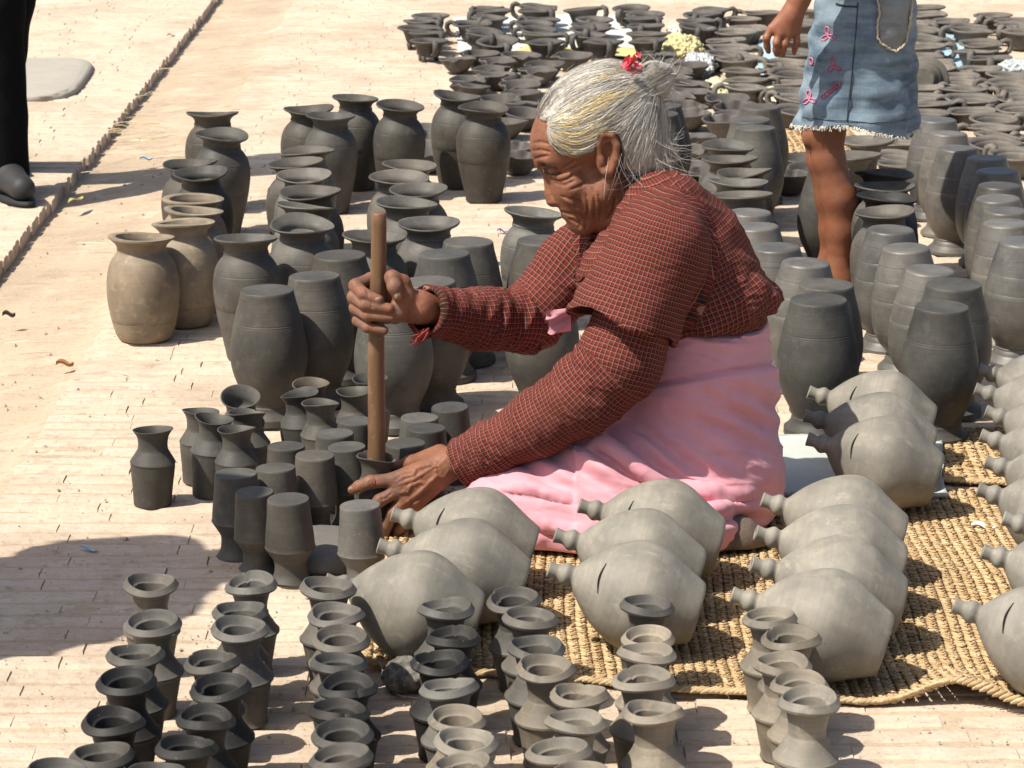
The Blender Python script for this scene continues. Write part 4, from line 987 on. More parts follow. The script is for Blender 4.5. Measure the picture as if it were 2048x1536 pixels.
def folds(V_, F_, only=None):
    N_ = normals(V_, F_); U, S_, _ = tubes_uv(V_, CH)
    if only is not None:
        U, S_, _ = tubes_uv(V_, [CH[only]]); S_ = S_ * 0 + only
    wv = fbm(V_ * 9 + 2, 3); p2 = project(V_); d = np.zeros(len(V_))
    arm = S_ > 0
    el1 = np.exp(-((p2[:, 0] - 1165) / 100) ** 2 - ((p2[:, 1] - 745) / 85) ** 2); el2 = np.exp(-((p2[:, 0] - 1030) / 65) ** 2 - ((p2[:, 1] - 620) / 75) ** 2)
    cf = np.exp(-((p2[:, 0] - 955) / 50) ** 2 - ((p2[:, 1] - 900) / 60) ** 2) + np.exp(-((p2[:, 0] - 895) / 55) ** 2 - ((p2[:, 1] - 620) / 60) ** 2)
    sh_ = U[:, 1] + .45 * U[:, 0] + .02 * wv; q1 = np.stack([U[:, 0] * 9, sh_ * 34, S_ * 3.3], 1); q2 = np.stack([U[:, 0] * 20 + 5, (U[:, 1] - .5 * U[:, 0]) * 75, S_ * 1.7], 1)
    rd = 1 - 2 * np.abs(fbm(q1, 2)); rd2 = 1 - 2 * np.abs(fbm(q2, 2))
    d += np.where(arm, (.0030 + .0050 * el1 + .0075 * el2 + .0045 * cf) * (rd - .4) + (.0012 + .0022 * (el1 + el2 + cf)) * (rd2 - .4), 0)
    q3 = np.stack([p2[:, 0] * .012 + p2[:, 1] * .010, p2[:, 1] * .030 - p2[:, 0] * .024, V_[:, 1] * 5], 1); q4 = np.stack([p2[:, 0] * .010 + 3, p2[:, 1] * .055 + p2[:, 0] * .012, V_[:, 1] * 8], 1)
    low = np.exp(-((p2[:, 1] - 600) / 60) ** 2)
    d += np.where(~arm, .0050 * (1 - 2 * np.abs(fbm(q3, 2)) - .4) + .0055 * low * (1 - 2 * np.abs(fbm(q4, 2)) - .4), 0)
    d += .0022 * fbm(V_ * 13, 3) + .0008 * fbm(V_ * 50, 2)
    return V_ + N_ * d[:, None], U
bV, bF = bl.build(.0026); bV = relax_mesh(bV, bF, 1)
U0, _, _ = tubes_uv(bV, CH); bV2, _ = folds(bV, bF)
blouse = wpart('blouse', bV2, bF, M_PLAID); add_uv(blouse.data, U0); tag(blouse, 'red cotton blouse with fine cream and black checks')
oV, oF = ov.build(.0026); oV = relax_mesh(oV, oF, 1); U1, _, _ = tubes_uv(oV, [(CH[1][0], CH[1][1], .092, CH[1][3], .3)]); oV2, _ = folds(oV, oF, 1)
wv = project(oV); oN = normals(oV, oF); oV2 = oV2 + oN * (.007 * np.sin(U1[:, 0] * 40 + 1.0) * np.clip((U1[:, 1] - .36) / .12, 0, 1))[:, None]
sl = wpart('sleeve_flap', oV2, oF, M_PLAID, blouse); add_uv(sl.data, U1)
b = MB()
tor = [V3(1158 + 10 * cos(a), 553 + 9 * sin(a), -.105) for a in np.linspace(0, 2 * pi, 15)]
pb = [on_surface(bl, 1158 + 9 * cos(a), 553 + 8 * sin(a), 4.3, 4.6) for a in np.linspace(0, 2 * pi, 15)]
if all(p is not None for p in pb):
    b.tube([Vector(p) - woman.location + Vector((-.002, -.004, 0)) for p in pb], .0016, 6); link('button', b.mesh('button', mat_simple('button_dark', (.10, .03, .025), .4)), blouse)
# torn pink undershirt corner showing at the front
rr = random.Random(31); V_, F_ = [], []
for j in range(9):
    for i in range(7):
        u, v = i / 6, j / 8; px = 1092 + 50 * u + 10 * v * (1 - u) - (rr.random() * 7 if i == 0 else 0); py = 622 + 46 * v - 6 * u + (4 * sin(9 * v) if i < 2 else 0)
        V_.append(V3(px, py, -.035 + .030 * u + .004 * sin(11 * v + 4 * u)) - woman.location)
for j in range(8):
    for i in range(6): F_.append((j*7+i, j*7+i+1, j*7+i+8, j*7+i+7))
m_ = len(V_); V_ += [p + Vector((0, .002, 0)) for p in V_]; F_ += [tuple(i + m_ for i in reversed(f)) for f in F_]
link('undershirt_corner', mesh('undershirt_corner', [tuple(p) for p in V_], F_, skirt.data.materials[0]), blouse)
# frayed cuff thread tuft
b = MB(); rr = random.Random(4)
for i in range(40):
    a = V3(845 + rr.random() * 14, 655 + rr.random() * 12, SY + .005 - rr.random() * .03) - woman.location
    b.tube([a, a + Vector((-.006 - .010 * rr.random(), rr.uniform(-.004, .004), -.008 - .010 * rr.random())), a + Vector((-.012 - .012 * rr.random(), rr.uniform(-.006, .006), -.016 * rr.random() - .008))], [.0012, .001, .0005], 4)
tf = link('cuff_fray', b.mesh('cuff_fray', mat_simple('thread_red', (.24, .04, .035), .9)), blouse)

# ---------- hair
hr = SDF()
pel(hr, 1196, 240, 0, 133, 110, .0795, 33, .01)
pel(hr, 1262, 285, 0, 78, 82, .062, 20, .03)
pel(hr, 1140, 268, -.052, 52, 40, .026, -25, .02); pel(hr, 1140, 268, .052, 52, 40, .026, -25, .02)
pel(hr, 1313, 158, 0, 37, 34, .030, -20, .003)                                               # bun
pel(hr, 1318, 325, 0, 30, 42, .035, -20, .03)
FACE = [(960,250),(1052,247),(1080,243),(1098,236),(1094,262),(1100,286),(1118,303),(1150,311),(1186,299),(1194,270),(1212,262),(1236,268),(1246,300),(1250,335),(1285,350),(1305,368),(1320,400),(1300,560),(960,560)]
hr.fn(lambda P: poly_d(project(P), FACE) * SPX, .004, 's')
hV, hF = hr.build(.0024); hN = normals(hV, hF); hV = hV + hN * (.0022 * fbm(hV * 60, 3))[:, None]
def mat_hair(name, attr=True):
    t = NT(name); a = t.node('Attribute', attribute_name='tint'); g = t.node('NewGeometry')
    c = t.ramp(a.outputs['Fac'], [(0., (.085, .075, .062)), (.28, (.27, .245, .21)), (.55, (.52, .49, .44)), (.78, (.78, .76, .70)), (.86, (.80, .77, .70)), (.90, (.66, .47, .13)), (1., (.74, .58, .22))])
    return t.out(c, .45, None, .4)
M_HAIR = mat_hair('grey_hair')
me_h = mesh('hair', hV - np.array(woman.location), hF, M_HAIR)
at = me_h.attributes.new('tint', 'FLOAT', 'POINT'); at.data.foreach_set('value', np.clip(.34 + .25 * fbm(hV * [40, 40, 90], 3), .05, .7).astype(np.float32))
hair = link('hair', me_h, woman); tag(hair, 'white and grey hair tied in a small bun')
BUN = A3(V3(1280, 184, 0)); rng = np.random.default_rng(5)
HV, HF, HT = [], [], []
HC = 0
def strands_block(path, rad, tint):           # (n, m, 3) polylines -> three sided tubes
    global HC
    n, m, _ = path.shape; T = np.empty_like(path); T[:, 1:-1] = path[:, 2:] - path[:, :-2]; T[:, 0] = path[:, 1] - path[:, 0]; T[:, -1] = path[:, -1] - path[:, -2]
    T /= np.linalg.norm(T, axis=2, keepdims=True) + 1e-9; U = np.cross(T, A3((.3, 1, .2))); U /= np.linalg.norm(U, axis=2, keepdims=True) + 1e-9; Wd = np.cross(T, U)
    r_ = np.asarray(rad)[:, None] * (1 - .75 * (np.arange(m) / (m - 1)) ** 2)[None]
    V = np.stack([path + (U * cos(2.094 * k) + Wd * sin(2.094 * k)) * r_[..., None] for k in range(3)], 2).reshape(-1, 3)
    base = HC + np.arange(n)[:, None, None] * m * 3 + np.arange(m - 1)[None, :, None] * 3; k = np.arange(3)[None, None]; k2 = (k + 1) % 3
    HF.append(np.stack([base + k, base + k2, base + 3 + k2, base + 3 + k], -1).reshape(-1, 4)); HV.append(V); HT.append(np.repeat(np.asarray(tint, float), m * 3)); HC += len(V)
def strand(pts, rad, tint): strands_block(np.array(pts)[None], [rad], [tint])
def tint_at(p, px):
    v = .45 + .34 * float(vnoise(p * 60)) + rng.normal(0, .17)
    yel = math.exp(-((px[0] - 1128) / 28) ** 2 - ((px[1] - 268) / 22) ** 2) * .75 + math.exp(-(((px[0] - 1185) * .38 + (px[1] - 212) * .93) / 9) ** 2 - ((px[0] - 1185) / 55) ** 2) * .7 + math.exp(-(((px[0] - 1170) * .5 + (px[1] - 168) * .87) / 6) ** 2 - ((px[0] - 1170) / 40) ** 2) * .5
    if rng.random() < yel: return rng.uniform(.87, 1)
    if px[0] < 1085 and px[1] < 250: v -= .28
    return float(np.clip(v, .02, .84))
cand = np.nonzero((hN[:, 1] < .35))[0]; pxy = project(hV); SELN = 10500
sel = rng.choice(cand, SELN, replace=len(cand) < SELN); p = hV[sel] + hN[sel] * .0005; nn = hN[sel].copy(); q = pxy[sel]
onbun = (q[:, 0] - 1313) ** 2 + (q[:, 1] - 158) ** 2 < 35 ** 2
tints = [tint_at(p[i], q[i]) for i in range(SELN)]
m = 9; stp = np.where(onbun, rng.uniform(.02, .04, SELN), rng.uniform(.030, .080, SELN)) / m; lift = rng.exponential(.0012, SELN); side = rng.normal(0, .13, SELN)
path = [p.copy()]; swirl = A3((-.5, .25, .8)); done = np.zeros(SELN, bool); stop = np.full(SELN, m)
for k in range(m):
    q = project(p); d = BUN - p; dist = np.linalg.norm(d, axis=1); d /= dist[:, None] + 1e-9
    low = np.clip((q[:, 1] - 205) / 80, 0, 1) * np.clip((1215 - q[:, 0]) / 80, 0, 1)           # temple hair sweeps down, then back over the ear
    tgt = np.stack([np.full(SELN, .85), np.full(SELN, -.1), -.55 + .9 * np.clip((q[:, 0] - 1120) / 60, 0, 1)], 1)
    d = d * (1 - .85 * low)[:, None] + low[:, None] * tgt; d = d + side[:, None] * np.cross(nn, d)
    d = np.where(onbun[:, None], np.cross(nn, swirl) + rng.normal(0, .12, (SELN, 3)), d)
    d -= nn * (d * nn).sum(1, keepdims=True); d /= np.linalg.norm(d, axis=1, keepdims=True) + 1e-9
    p = p + d * stp[:, None]; e = hr.eval(p); p = p - nn * (e - .0006 - lift * (k + 1) / m)[:, None]
    if k % 3 == 2:
        e0 = hr.eval(p); g_ = np.stack([hr.eval(p + v) - e0 for v in (A3((.002, 0, 0)), A3((0, .002, 0)), A3((0, 0, .002)))], 1); nn = g_ / (np.linalg.norm(g_, axis=1, keepdims=True) + 1e-9)
    hit = (~onbun) & (np.linalg.norm(p - BUN, axis=1) < .017) & (stop == m); stop[hit] = k + 1
    path.append(p.copy())
path = np.stack(path, 1)
kk = np.minimum(np.arange(m + 1)[None], stop[:, None]) + np.maximum(np.arange(m + 1)[None] - stop[:, None], 0) * 0
path = path[np.arange(SELN)[:, None], kk] + (np.arange(m + 1)[None] > stop[:, None])[..., None] * A3((1e-5, 0, 1e-5)) * np.arange(m + 1)[None, :, None]
strands_block(path, rng.uniform(.00022, .00052, SELN), tints)
def wisp(p0, d0, L, curl, grav, tint, rad=.0004, m=10):
    p = A3(p0); d = A3(d0) / np.linalg.norm(d0); pts = [p.copy()]; c = rng.normal(0, curl, 3)
    for k in range(m):
        d = d + c * (1 / m) + A3((0, 0, -grav / m)); d /= np.linalg.norm(d); p = p + d * L / m; pts.append(p.copy())
    strand(pts, rad, tint)
for _ in range(420):                         # loose hair at the nape and over the collar
    x, y = rng.uniform(1255, 1345), rng.uniform(275, 352); wisp(V3(x, y, -rng.uniform(.0, .06)), (rng.normal(.25, .5), rng.normal(-.1, .3), rng.normal(-.8, .4)), rng.uniform(.025, .075), 1.3, .5, rng.uniform(.2, .7), .00026)
for _ in range(9):                          # strays across ear, cheek and neck
    x, y = rng.uniform(1215, 1258), rng.uniform(296, 340); wisp(V3(x, y, -.080 + rng.uniform(0, .008)), (rng.normal(.15, .4), -.25, rng.normal(-.9, .3)), rng.uniform(.05, .10), 1.0, .4, rng.uniform(.45, .8), .00022, 14)
for _ in range(48):                          # spikes round the bun
    a = rng.uniform(-1.2, 1.9); o_ = A3((cos(a), rng.normal(-.2, .5), sin(a))); wisp(A3(V3(1313, 158, 0)) + o_ * .022, o_ + rng.normal(0, .3, 3), rng.uniform(.012, .045), .9, .2, rng.uniform(.3, .8), .00028, 6)
for _ in range(160):                         # flyaways on the crown and brow line
    i = rng.choice(cand); p = hV[i]
    if pxy[i][1] > 250 and pxy[i][0] < 1250: continue
    wisp(p, hN[i] * .6 + (BUN - p) / np.linalg.norm(BUN - p) + rng.normal(0, .2, 3), rng.uniform(.02, .05), .8, .3, rng.uniform(.3, .8), .0003, 7)
for (x, y) in [(1128,422)]: wisp(V3(x, y - 16, -.034), (.9, -.5, .25), .04, .3, -.5, .8, .0004)
for i in range(46):                          # eyebrow
    x = 1072 + rng.uniform(0, 34); wisp(V3(x, 332 - (x - 1072) * .18 + rng.normal(0, 2), -.012 - (x - 1072) * .0010), (.35, -.5, -.25 + rng.normal(0, .2)), .010, .3, .2, rng.uniform(.0, .45), .0004, 4)
me_s = mesh('hair_strands', np.concatenate(HV) - np.array(woman.location), np.concatenate(HF), M_HAIR)
at = me_s.attributes.new('tint', 'FLOAT', 'POINT'); at.data.foreach_set('value', np.concatenate(HT).astype(np.float32))
hs = link('hair_strands', me_s, hair); tag(hs, kind='stuff')
# hair tie and lash line
b = MB(); ctr, axb = V3(1287, 178, 0), (V3(1313, 158, 0) - V3(1270, 192, 0)).normalized(); u_ = Vector((0, 1, 0)); w_ = axb.cross(u_)
b.tube([ctr + (u_ * cos(a) * .021 + w_ * sin(a) * .020) - woman.location for a in np.linspace(0, 2 * pi, 21)], .0022, 6); link('hair_tie', b.mesh('hair_tie', mat_simple('tie_dark', (.05, .045, .04), .8)), hair)
b = MB(); lp = [on_surface(hb, x, y, 4.36, 4.56) for x, y in [(1094,345),(1100,348),(1107,350),(1114,350),(1121,347)]]; lp = [Vector(q_) - woman.location for q_ in lp if q_ is not None]
if len(lp) > 2: b.tube(lp, [.0006] + [.0012] * (len(lp) - 2) + [.0006], 5); link('eyelashes', b.mesh('eyelashes', mat_simple('lash', (.02, .012, .008), .7)), hair)
# red flower tucked in the bun
b = MB(); rr = random.Random(2); fc = V3(1256, 136, -.018) - woman.location
for i in range(34):
    d = Vector((rr.gauss(0, 1), rr.gauss(-.4, 1), rr.gauss(.3, 1))).normalized(); t1 = d.orthogonal().normalized(); c = fc + Vector((rr.gauss(.004, .008), rr.gauss(-.004, .005), rr.gauss(-.003, .009))); l = rr.uniform(.011, .021); w = l * .55
    b.add([c, c + d * l * .5 + t1 * w, c + d * l, c + d * l * .5 - t1 * w, c + d * l * .55 + d.cross(t1) * .003], [(0, 1, 4), (1, 2, 4), (2, 3, 4), (3, 0, 4)])
fl = link('hair_flower', b.mesh('hair_flower', mat_simple('petal_red', (.70, .075, .105), .6), False), hair)

# ---------- the stick she works with
b = MB(); st0, st1 = W(757, 427, 4.405), W(750, 918, 4.400); st1 = st1 - Vector((0, 0, .05)); n = 26; pts, rs = [], []
rr = random.Random(8)
for i in range(n + 1):
    t = i / n; p = Vector(st1).lerp(Vector(st0), t); pts.append(p + Vector((.0012 * sin(9 * t), 0, 0))); rs.append((.0152 * (1 - t) + .0122 * t) + rr.uniform(-.0003, .0003))
pts.append(pts[-1] + Vector((0, 0, .002))); rs.append(.0100); b.tube(pts, rs, 20)
t = NT('worn_wood'); v = t.tc.outputs['Object']; grain = t.noise(t.mapping(v, (60, 60, 3.5)), 1.0, 6, .7); n1 = t.noise(v, 18, 5)
c = t.mix(grain, (.065, .032, .015), (.21, .115, .058)); c = t.mix(t.ramp(n1, [(.55, 0.), (.75, .55)]), c, (.30, .20, .12)); c = t.mix(t.ramp(t.noise(v, 130, 3, .7), [(.66, 0.), (.74, .6)]), c, (.5, .44, .36))
M_WOOD = t.out(c, .5, t.bump(grain, .45, .0015), .4)
so = link('wooden_stick', b.mesh('wooden_stick', M_WOOD)); tag(so, 'worn brown wooden stick gripped in the raised fist, its end in a small vase', 'stick')
# ================================================================ THE GIRL IN THE DENIM SKIRT
YG = 6.18
def g3(px, py, d=0.0): return W(px, py, YG + d)
gl = SDF()
gl.el(g3(1618, 272, -.03), (.016, .020, .026), None, .02)
gl.chain([g3(1695, 120, -.03), g3(1655, 250, -.03), g3(1652, 266, -.03), g3(1657, 318, -.03), g3(1678, 395, -.03), g3(1682, 460, -.03), g3(1676, 545, -.03), g3(1674, 568, -.03)], [.038, .039, .0390, .0355, .0395, .0330, .0240, .0255], .015)
gl.chain([g3(1692, 120, .03), g3(1645, 250, .05), g3(1640, 266, .05), g3(1646, 318, .05), g3(1666, 395, .05), g3(1668, 460, .05), g3(1661, 542, .05), g3(1660, 560, .05)], [.038, .038, .0385, .0350, .0390, .0325, .0235, .025], .015)
for d, x, y in ((-.03, 1676, 566), (.05, 1662, 560)):
    p = g3(x, y, d); gl.chain([Vector((p.x + .012, p.y, .030)), Vector((p.x - .05, p.y, .026)), Vector((p.x - .115, p.y - .01, .016))], [.028, .025, .017], .015)
    gl.rc(Vector((p.x, p.y, .06)), Vector((p.x, p.y, .03)), .027, .028, .012)
gl.half((0, 0, .002), (0, 0, -1), .003)
hip = g3(1732, -40, 0); X0, Z0 = hip.x, hip.z
gl.rc(Vector((X0, YG, Z0 - .05)), Vector((X0, YG, Z0 + .22)), .085, .085, .03)
sh = Vector((X0 - .01, YG, Z0 + .30))
gl.chain([sh, sh + Vector((-.02, 0, .09))], [.05, .036], .02)
hd = sh + Vector((-.03, 0, .19)); gl.el(hd, (.088, .070, .105), None, .02); gl.el(hd + Vector((-.045, 0, -.04)), (.045, .048, .060), None, .03); gl.rc(hd + Vector((-.088, 0, -.01)), hd + Vector((-.098, 0, -.035)), .009, .011, .01)
arm = [sh + Vector((.0, -.115, -.02)), g3(1640, -75, -.15), g3(1597, 2, -.13), g3(1585, 30, -.13)]
gl.chain(arm, [.034, .030, .0215, .022], .015)
gl.chain([sh + Vector((.0, .115, -.02)), sh + Vector((.03, .16, -.2)), sh + Vector((-.03, .15, -.36))], [.034, .030, .022], .015)
def gch(pts, rs, k=.003): gl.chain([g3(*p) for p in pts], rs, k)
for pts in ([(1580,22,-.13),(1546,58,-.135)], [(1583,24,-.133),(1560,66,-.140)], [(1588,24,-.133),(1576,68,-.138)], [(1592,22,-.128),(1591,62,-.130)]): gch(pts, [.016, .0125], .010)
gch([(1543,56,-.135),(1533,76,-.140),(1534,92,-.132),(1537,103,-.126)], [.0095,.0084,.0075,.0060], .002); gch([(1559,65,-.140),(1553,86,-.148),(1552,100,-.142),(1553,109,-.134)], [.0092,.0082,.0074,.0060], .002)
gch([(1576,67,-.138),(1570,88,-.144),(1566,101,-.140),(1566,111,-.133)], [.0090,.0080,.0072,.0058], .002); gch([(1592,62,-.130),(1594,82,-.134),(1590,95,-.131),(1588,106,-.125)], [.0082,.0072,.0066,.0054], .002)
gch([(1590,20,-.11),(1572,45,-.09),(1566,66,-.085)], [.013,.010,.008], .008)
gV, gF = gl.build(.0030)
girl = empty('person', (X0, YG, 0)); tag(girl, 'girl in a frayed blue denim skirt standing among the pots, one arm hanging', 'person')
def gpart(name, V_, F_, mat, parent=None): return link(name, mesh(name, np.asarray(V_) - np.array(girl.location), F_, mat), parent or girl)
gpart('body', gV, gF, SKIN_GIRL)
# shirt, hair (above the frame)
ts = SDF(); ts.chain([Vector((X0, YG, Z0 - .02)), Vector((X0, YG, Z0 + .24))], [.108, .10], .03); ts.rc(sh + Vector((0, -.09, -.03)), sh + Vector((0, .09, -.03)), .055, .055, .04)
for sg in (-1, 1): ts.rc(sh + Vector((0, sg * .11, -.03)), sh + Vector((-.01, sg * .135, -.13)), .050, .046, .02)
ts.half(Vector((0, 0, Z0 + .005)), (0, 0, -1), .004)
sV, sF = ts.build(.006); gpart('shirt', sV, sF, mat_cloth('yellow_cotton', (.55, .42, .14), (.42, .31, .10)))
hh = SDF(); hh.el(hd + Vector((.012, 0, .018)), (.094, .078, .100), None); hh.rc(hd + Vector((.06, 0, -.03)), hd + Vector((.075, 0, -.16)), .045, .02, .03); hh.half(hd + Vector((-.045, 0, 0)), Vector((-1, 0, -.35)), .01)
hhV, hhF = hh.build(.005); gpart('hair', hhV, hhF, mat_simple('black_hair', (.014, .011, .010), .4, .2, 90, .5, 300))
# denim skirt: a flared tube with folds and a frayed hem
def mat_denim(name, base=(.070, .112, .165), worn=(.235, .305, .355)):
    t = NT(name); v = t.tc.outputs['Object']; big = t.noise(v, 9, 5, .6); st = t.noise(t.mapping(v, (240, 240, 18)), 1, 4, .7); hz = t.noise(t.mapping(v, (10, 10, 55)), 1, 4, .6)
    c = t.mix(t.ramp(t.math('ADD', t.math('MULTIPLY', big, .55), t.math('MULTIPLY', hz, .5)), [(.40, 0.), (.60, 1.)]), base, worn)
    c = t.mix(t.math('MULTIPLY', st, .45), c, [x * .55 for x in base]); c = t.mix(t.ramp(t.noise(v, 7, 4), [(.6, 0.), (.8, .3)]), c, (.23, .20, .15))
    return t.out(c, .85, t.bump(t.math('ADD', t.math('MULTIPLY', st, .6), t.math('MULTIPLY', hz, .9)), .5, .002), .2)
M_DENIM = mat_denim('denim'); M_DENIM2 = mat_denim('denim_grey', (.17, .18, .185), (.27, .29, .29)); M_FRAY = mat_simple('cream_thread', (.66, .62, .54), .9)
_h0 = g3(1712, 247, 0)
def skirt_np(u, t, off=0.0):                 # u angle (3/2 pi faces the camera), t 0 at the hem, 1 at the waist
    u, t = np.asarray(u, float), np.asarray(t, float); z = _h0.z + (Z0 + .02 - _h0.z) * t; cx = _h0.x * (1 - t) + (X0 + .004) * t
    rx, ry = .134 * (1 - t) + .106 * t, .112 * (1 - t) + .096 * t; f = np.clip(1 - t, 0, None) ** 1.3
    w = 1 + f * (.050 * np.sin(5 * u + .6) + .035 * np.sin(9 * u + 2)) + .022 * np.sin(21 * t + 3 * u) * (1 - .4 * t) + .020 * np.sin(34 * t - 4 * u)
    z = z - f * .010 * np.sin(2 * u + 2.2) - f * .012 * np.clip((np.cos(u - 5.4) - .7) / .3, 0, 1)
    return np.stack([cx + (rx * w + off) * np.cos(u), YG + (ry * w + off) * np.sin(u), z], -1)
def skirt_pt(u, t, off=0.0): return Vector(skirt_np(u, t, off))
V_, F_ = [], []; nu, nt = 132, 70
for j in range(nt + 1):
    for i in range(nu): V_.append(skirt_pt(2 * pi * i / nu, j / nt))
for j in range(nt + 1):
    for i in range(nu): V_.append(skirt_pt(2 * pi * i / nu, j / nt, -.003))
o2 = nu * (nt + 1)
for j in range(nt):
    for i in range(nu):
        a, b_, c_, d_ = j * nu + i, j * nu + (i + 1) % nu, (j + 1) * nu + (i + 1) % nu, (j + 1) * nu + i; F_.append((a, b_, c_, d_)); F_.append((o2 + d_, o2 + c_, o2 + b_, o2 + a))
for i in range(nu): F_.append((i, o2 + i, o2 + (i + 1) % nu, (i + 1) % nu))
Va = np.array([tuple(v) for v in V_]); Va[:, :] += (fbm(Va * 24, 3) * .0028)[:, None] * [1, 1, 0]
dsk = gpart('denim_skirt', Va, F_, M_DENIM); tag(dsk, 'worn blue denim skirt with frayed hem and pink embroidery')
# frayed hem
b = MB(); rr = random.Random(12)
for i in range(520):
    u = rr.random() * 2 * pi; p = skirt_pt(u, .012 * rr.random(), .001) - girl.location; q = p + Vector((rr.gauss(0, .004), rr.gauss(0, .003), -rr.uniform(.003, .011))); b.tube([p, p.lerp(q, .6) + Vector((rr.gauss(0, .002), rr.gauss(0, .002), 0)), q], [.0011, .0010, .0006], 4, False)
link('hem_fray', b.mesh('hem_fray', M_FRAY), dsk)
_U, _T = np.meshgrid(np.linspace(pi, 2 * pi, 500), np.linspace(-.05, 1.1, 300)); _PX = project(skirt_np(_U, _T).reshape(-1, 3))
def t_at(px, py):
    i = np.argmin((_PX[:, 0] - px) ** 2 + (_PX[:, 1] - py) ** 2); return _U.ravel()[i], _T.ravel()[i]
def on_skirt(px, py, off=.003): u, t = t_at(px, py); return skirt_pt(u, t, off) - girl.location
def line_on(name, pts, rad, mat, parent, off=.002, flat=1.0):
    b = MB(); P = []
    for (a, c) in zip(pts[:-1], pts[1:]):
        for k in range(4): P.append(on_skirt(a[0] + (c[0]-a[0]) * k / 4, a[1] + (c[1]-a[1]) * k / 4, off))
    P.append(on_skirt(*pts[-1], off)); b.tube(P, rad, 6, True, flat); return link(name, b.mesh(name, mat), parent)
M_SEAM = mat_simple('seam_dark', (.035, .04, .05), .9)
line_on('seam', [(1716,5),(1712,60),(1706,130),(1698,200),(1694,243)], .0013, M_SEAM, dsk, .0012); line_on('seam', [(1672,6),(1690,12),(1714,13)], .0022, M_SEAM, dsk, .001)
line_on('hem_stitch', [(1604,234),(1650,240),(1694,241),(1740,246),(1790,243),(1818,238)], .0008, M_SEAM, dsk, .001)
# pocket
pk = [(1754,-8),(1757,30),(1753,56),(1755,78),(1764,90),(1778,100),(1789,102),(1800,94),(1808,80),(1814,50),(1818,20),(1820,-8)]
mid_ = (1786, 30); Vp = [on_skirt(*mid_, .007)] + [on_skirt(x, y, .006) for x, y in pk]; ring2 = [on_skirt(x, y, .001) for x, y in pk]; ring1 = [on_skirt(mid_[0] + (x - mid_[0]) * .55, mid_[1] + (y - mid_[1]) * .55, .007) for x, y in pk]
n = len(pk); VV = [Vp[0]] + ring1 + Vp[1:] + ring2; FF = []
for i in range(n):
    j = (i + 1) % n; FF += [(0, 1 + i, 1 + j), (1 + i, 1 + n + i, 1 + n + j, 1 + j), (1 + n + i, 1 + 2*n + i, 1 + 2*n + j, 1 + n + j)]
pocket = link('pocket', mesh('pocket', [tuple(v) for v in VV], FF, M_DENIM2), dsk); tag(pocket, 'grey patch pocket with frayed cream edge')
b = MB(); rr = random.Random(3); P = []
for (a, c) in zip(pk[:-1], pk[1:]):
    for k in range(6): P.append(on_skirt(a[0] + (c[0]-a[0]) * k / 6 + rr.gauss(0, .8), a[1] + (c[1]-a[1]) * k / 6 + rr.gauss(0, .8), .007))
b.tube(P, [.0022 + rr.random() * .0012 for _ in P], 5)
link('pocket_edge', b.mesh('pocket_edge', mat_simple('frayed_tan', (.42, .36, .27), .9)), pocket)
# embroidered pink petals
M_PINK = mat_simple('pink_thread', (.66, .19, .30), .55, .3, 400, .5, 900); M_PINK2 = mat_simple('rose_thread', (.42, .07, .12), .55, .3, 400, .5, 900)
def petal(px, py, ang, l, w, mat):
    b = MB(); P = []
    for k in range(15):
        a = 2 * pi * k / 14; dx, dy = l * .5 * cos(a), w * .5 * sin(a); P.append(on_skirt(px + dx * cos(ang) - dy * sin(ang), py + dx * sin(ang) + dy * cos(ang), .0008))
    b.tube(P, .0015, 5);  return link('embroidered_petal', b.mesh('embroidered_petal', mat), dsk)
for (x, y, m_) in [(1656, 70, M_PINK), (1668, 131, M_PINK2), (1619, 197, M_PINK)]:
    for a in (-1.7, .45, 2.5): petal(x + 8 * cos(a), y + 9 * sin(a), a, 15, 8, m_)
petal(1623, 122, 1.4, 14, 7, M_PINK)
for k in range(5): petal(1647 + k * 7, 194 - k * 6, -.7, 10, 7, M_PINK2)

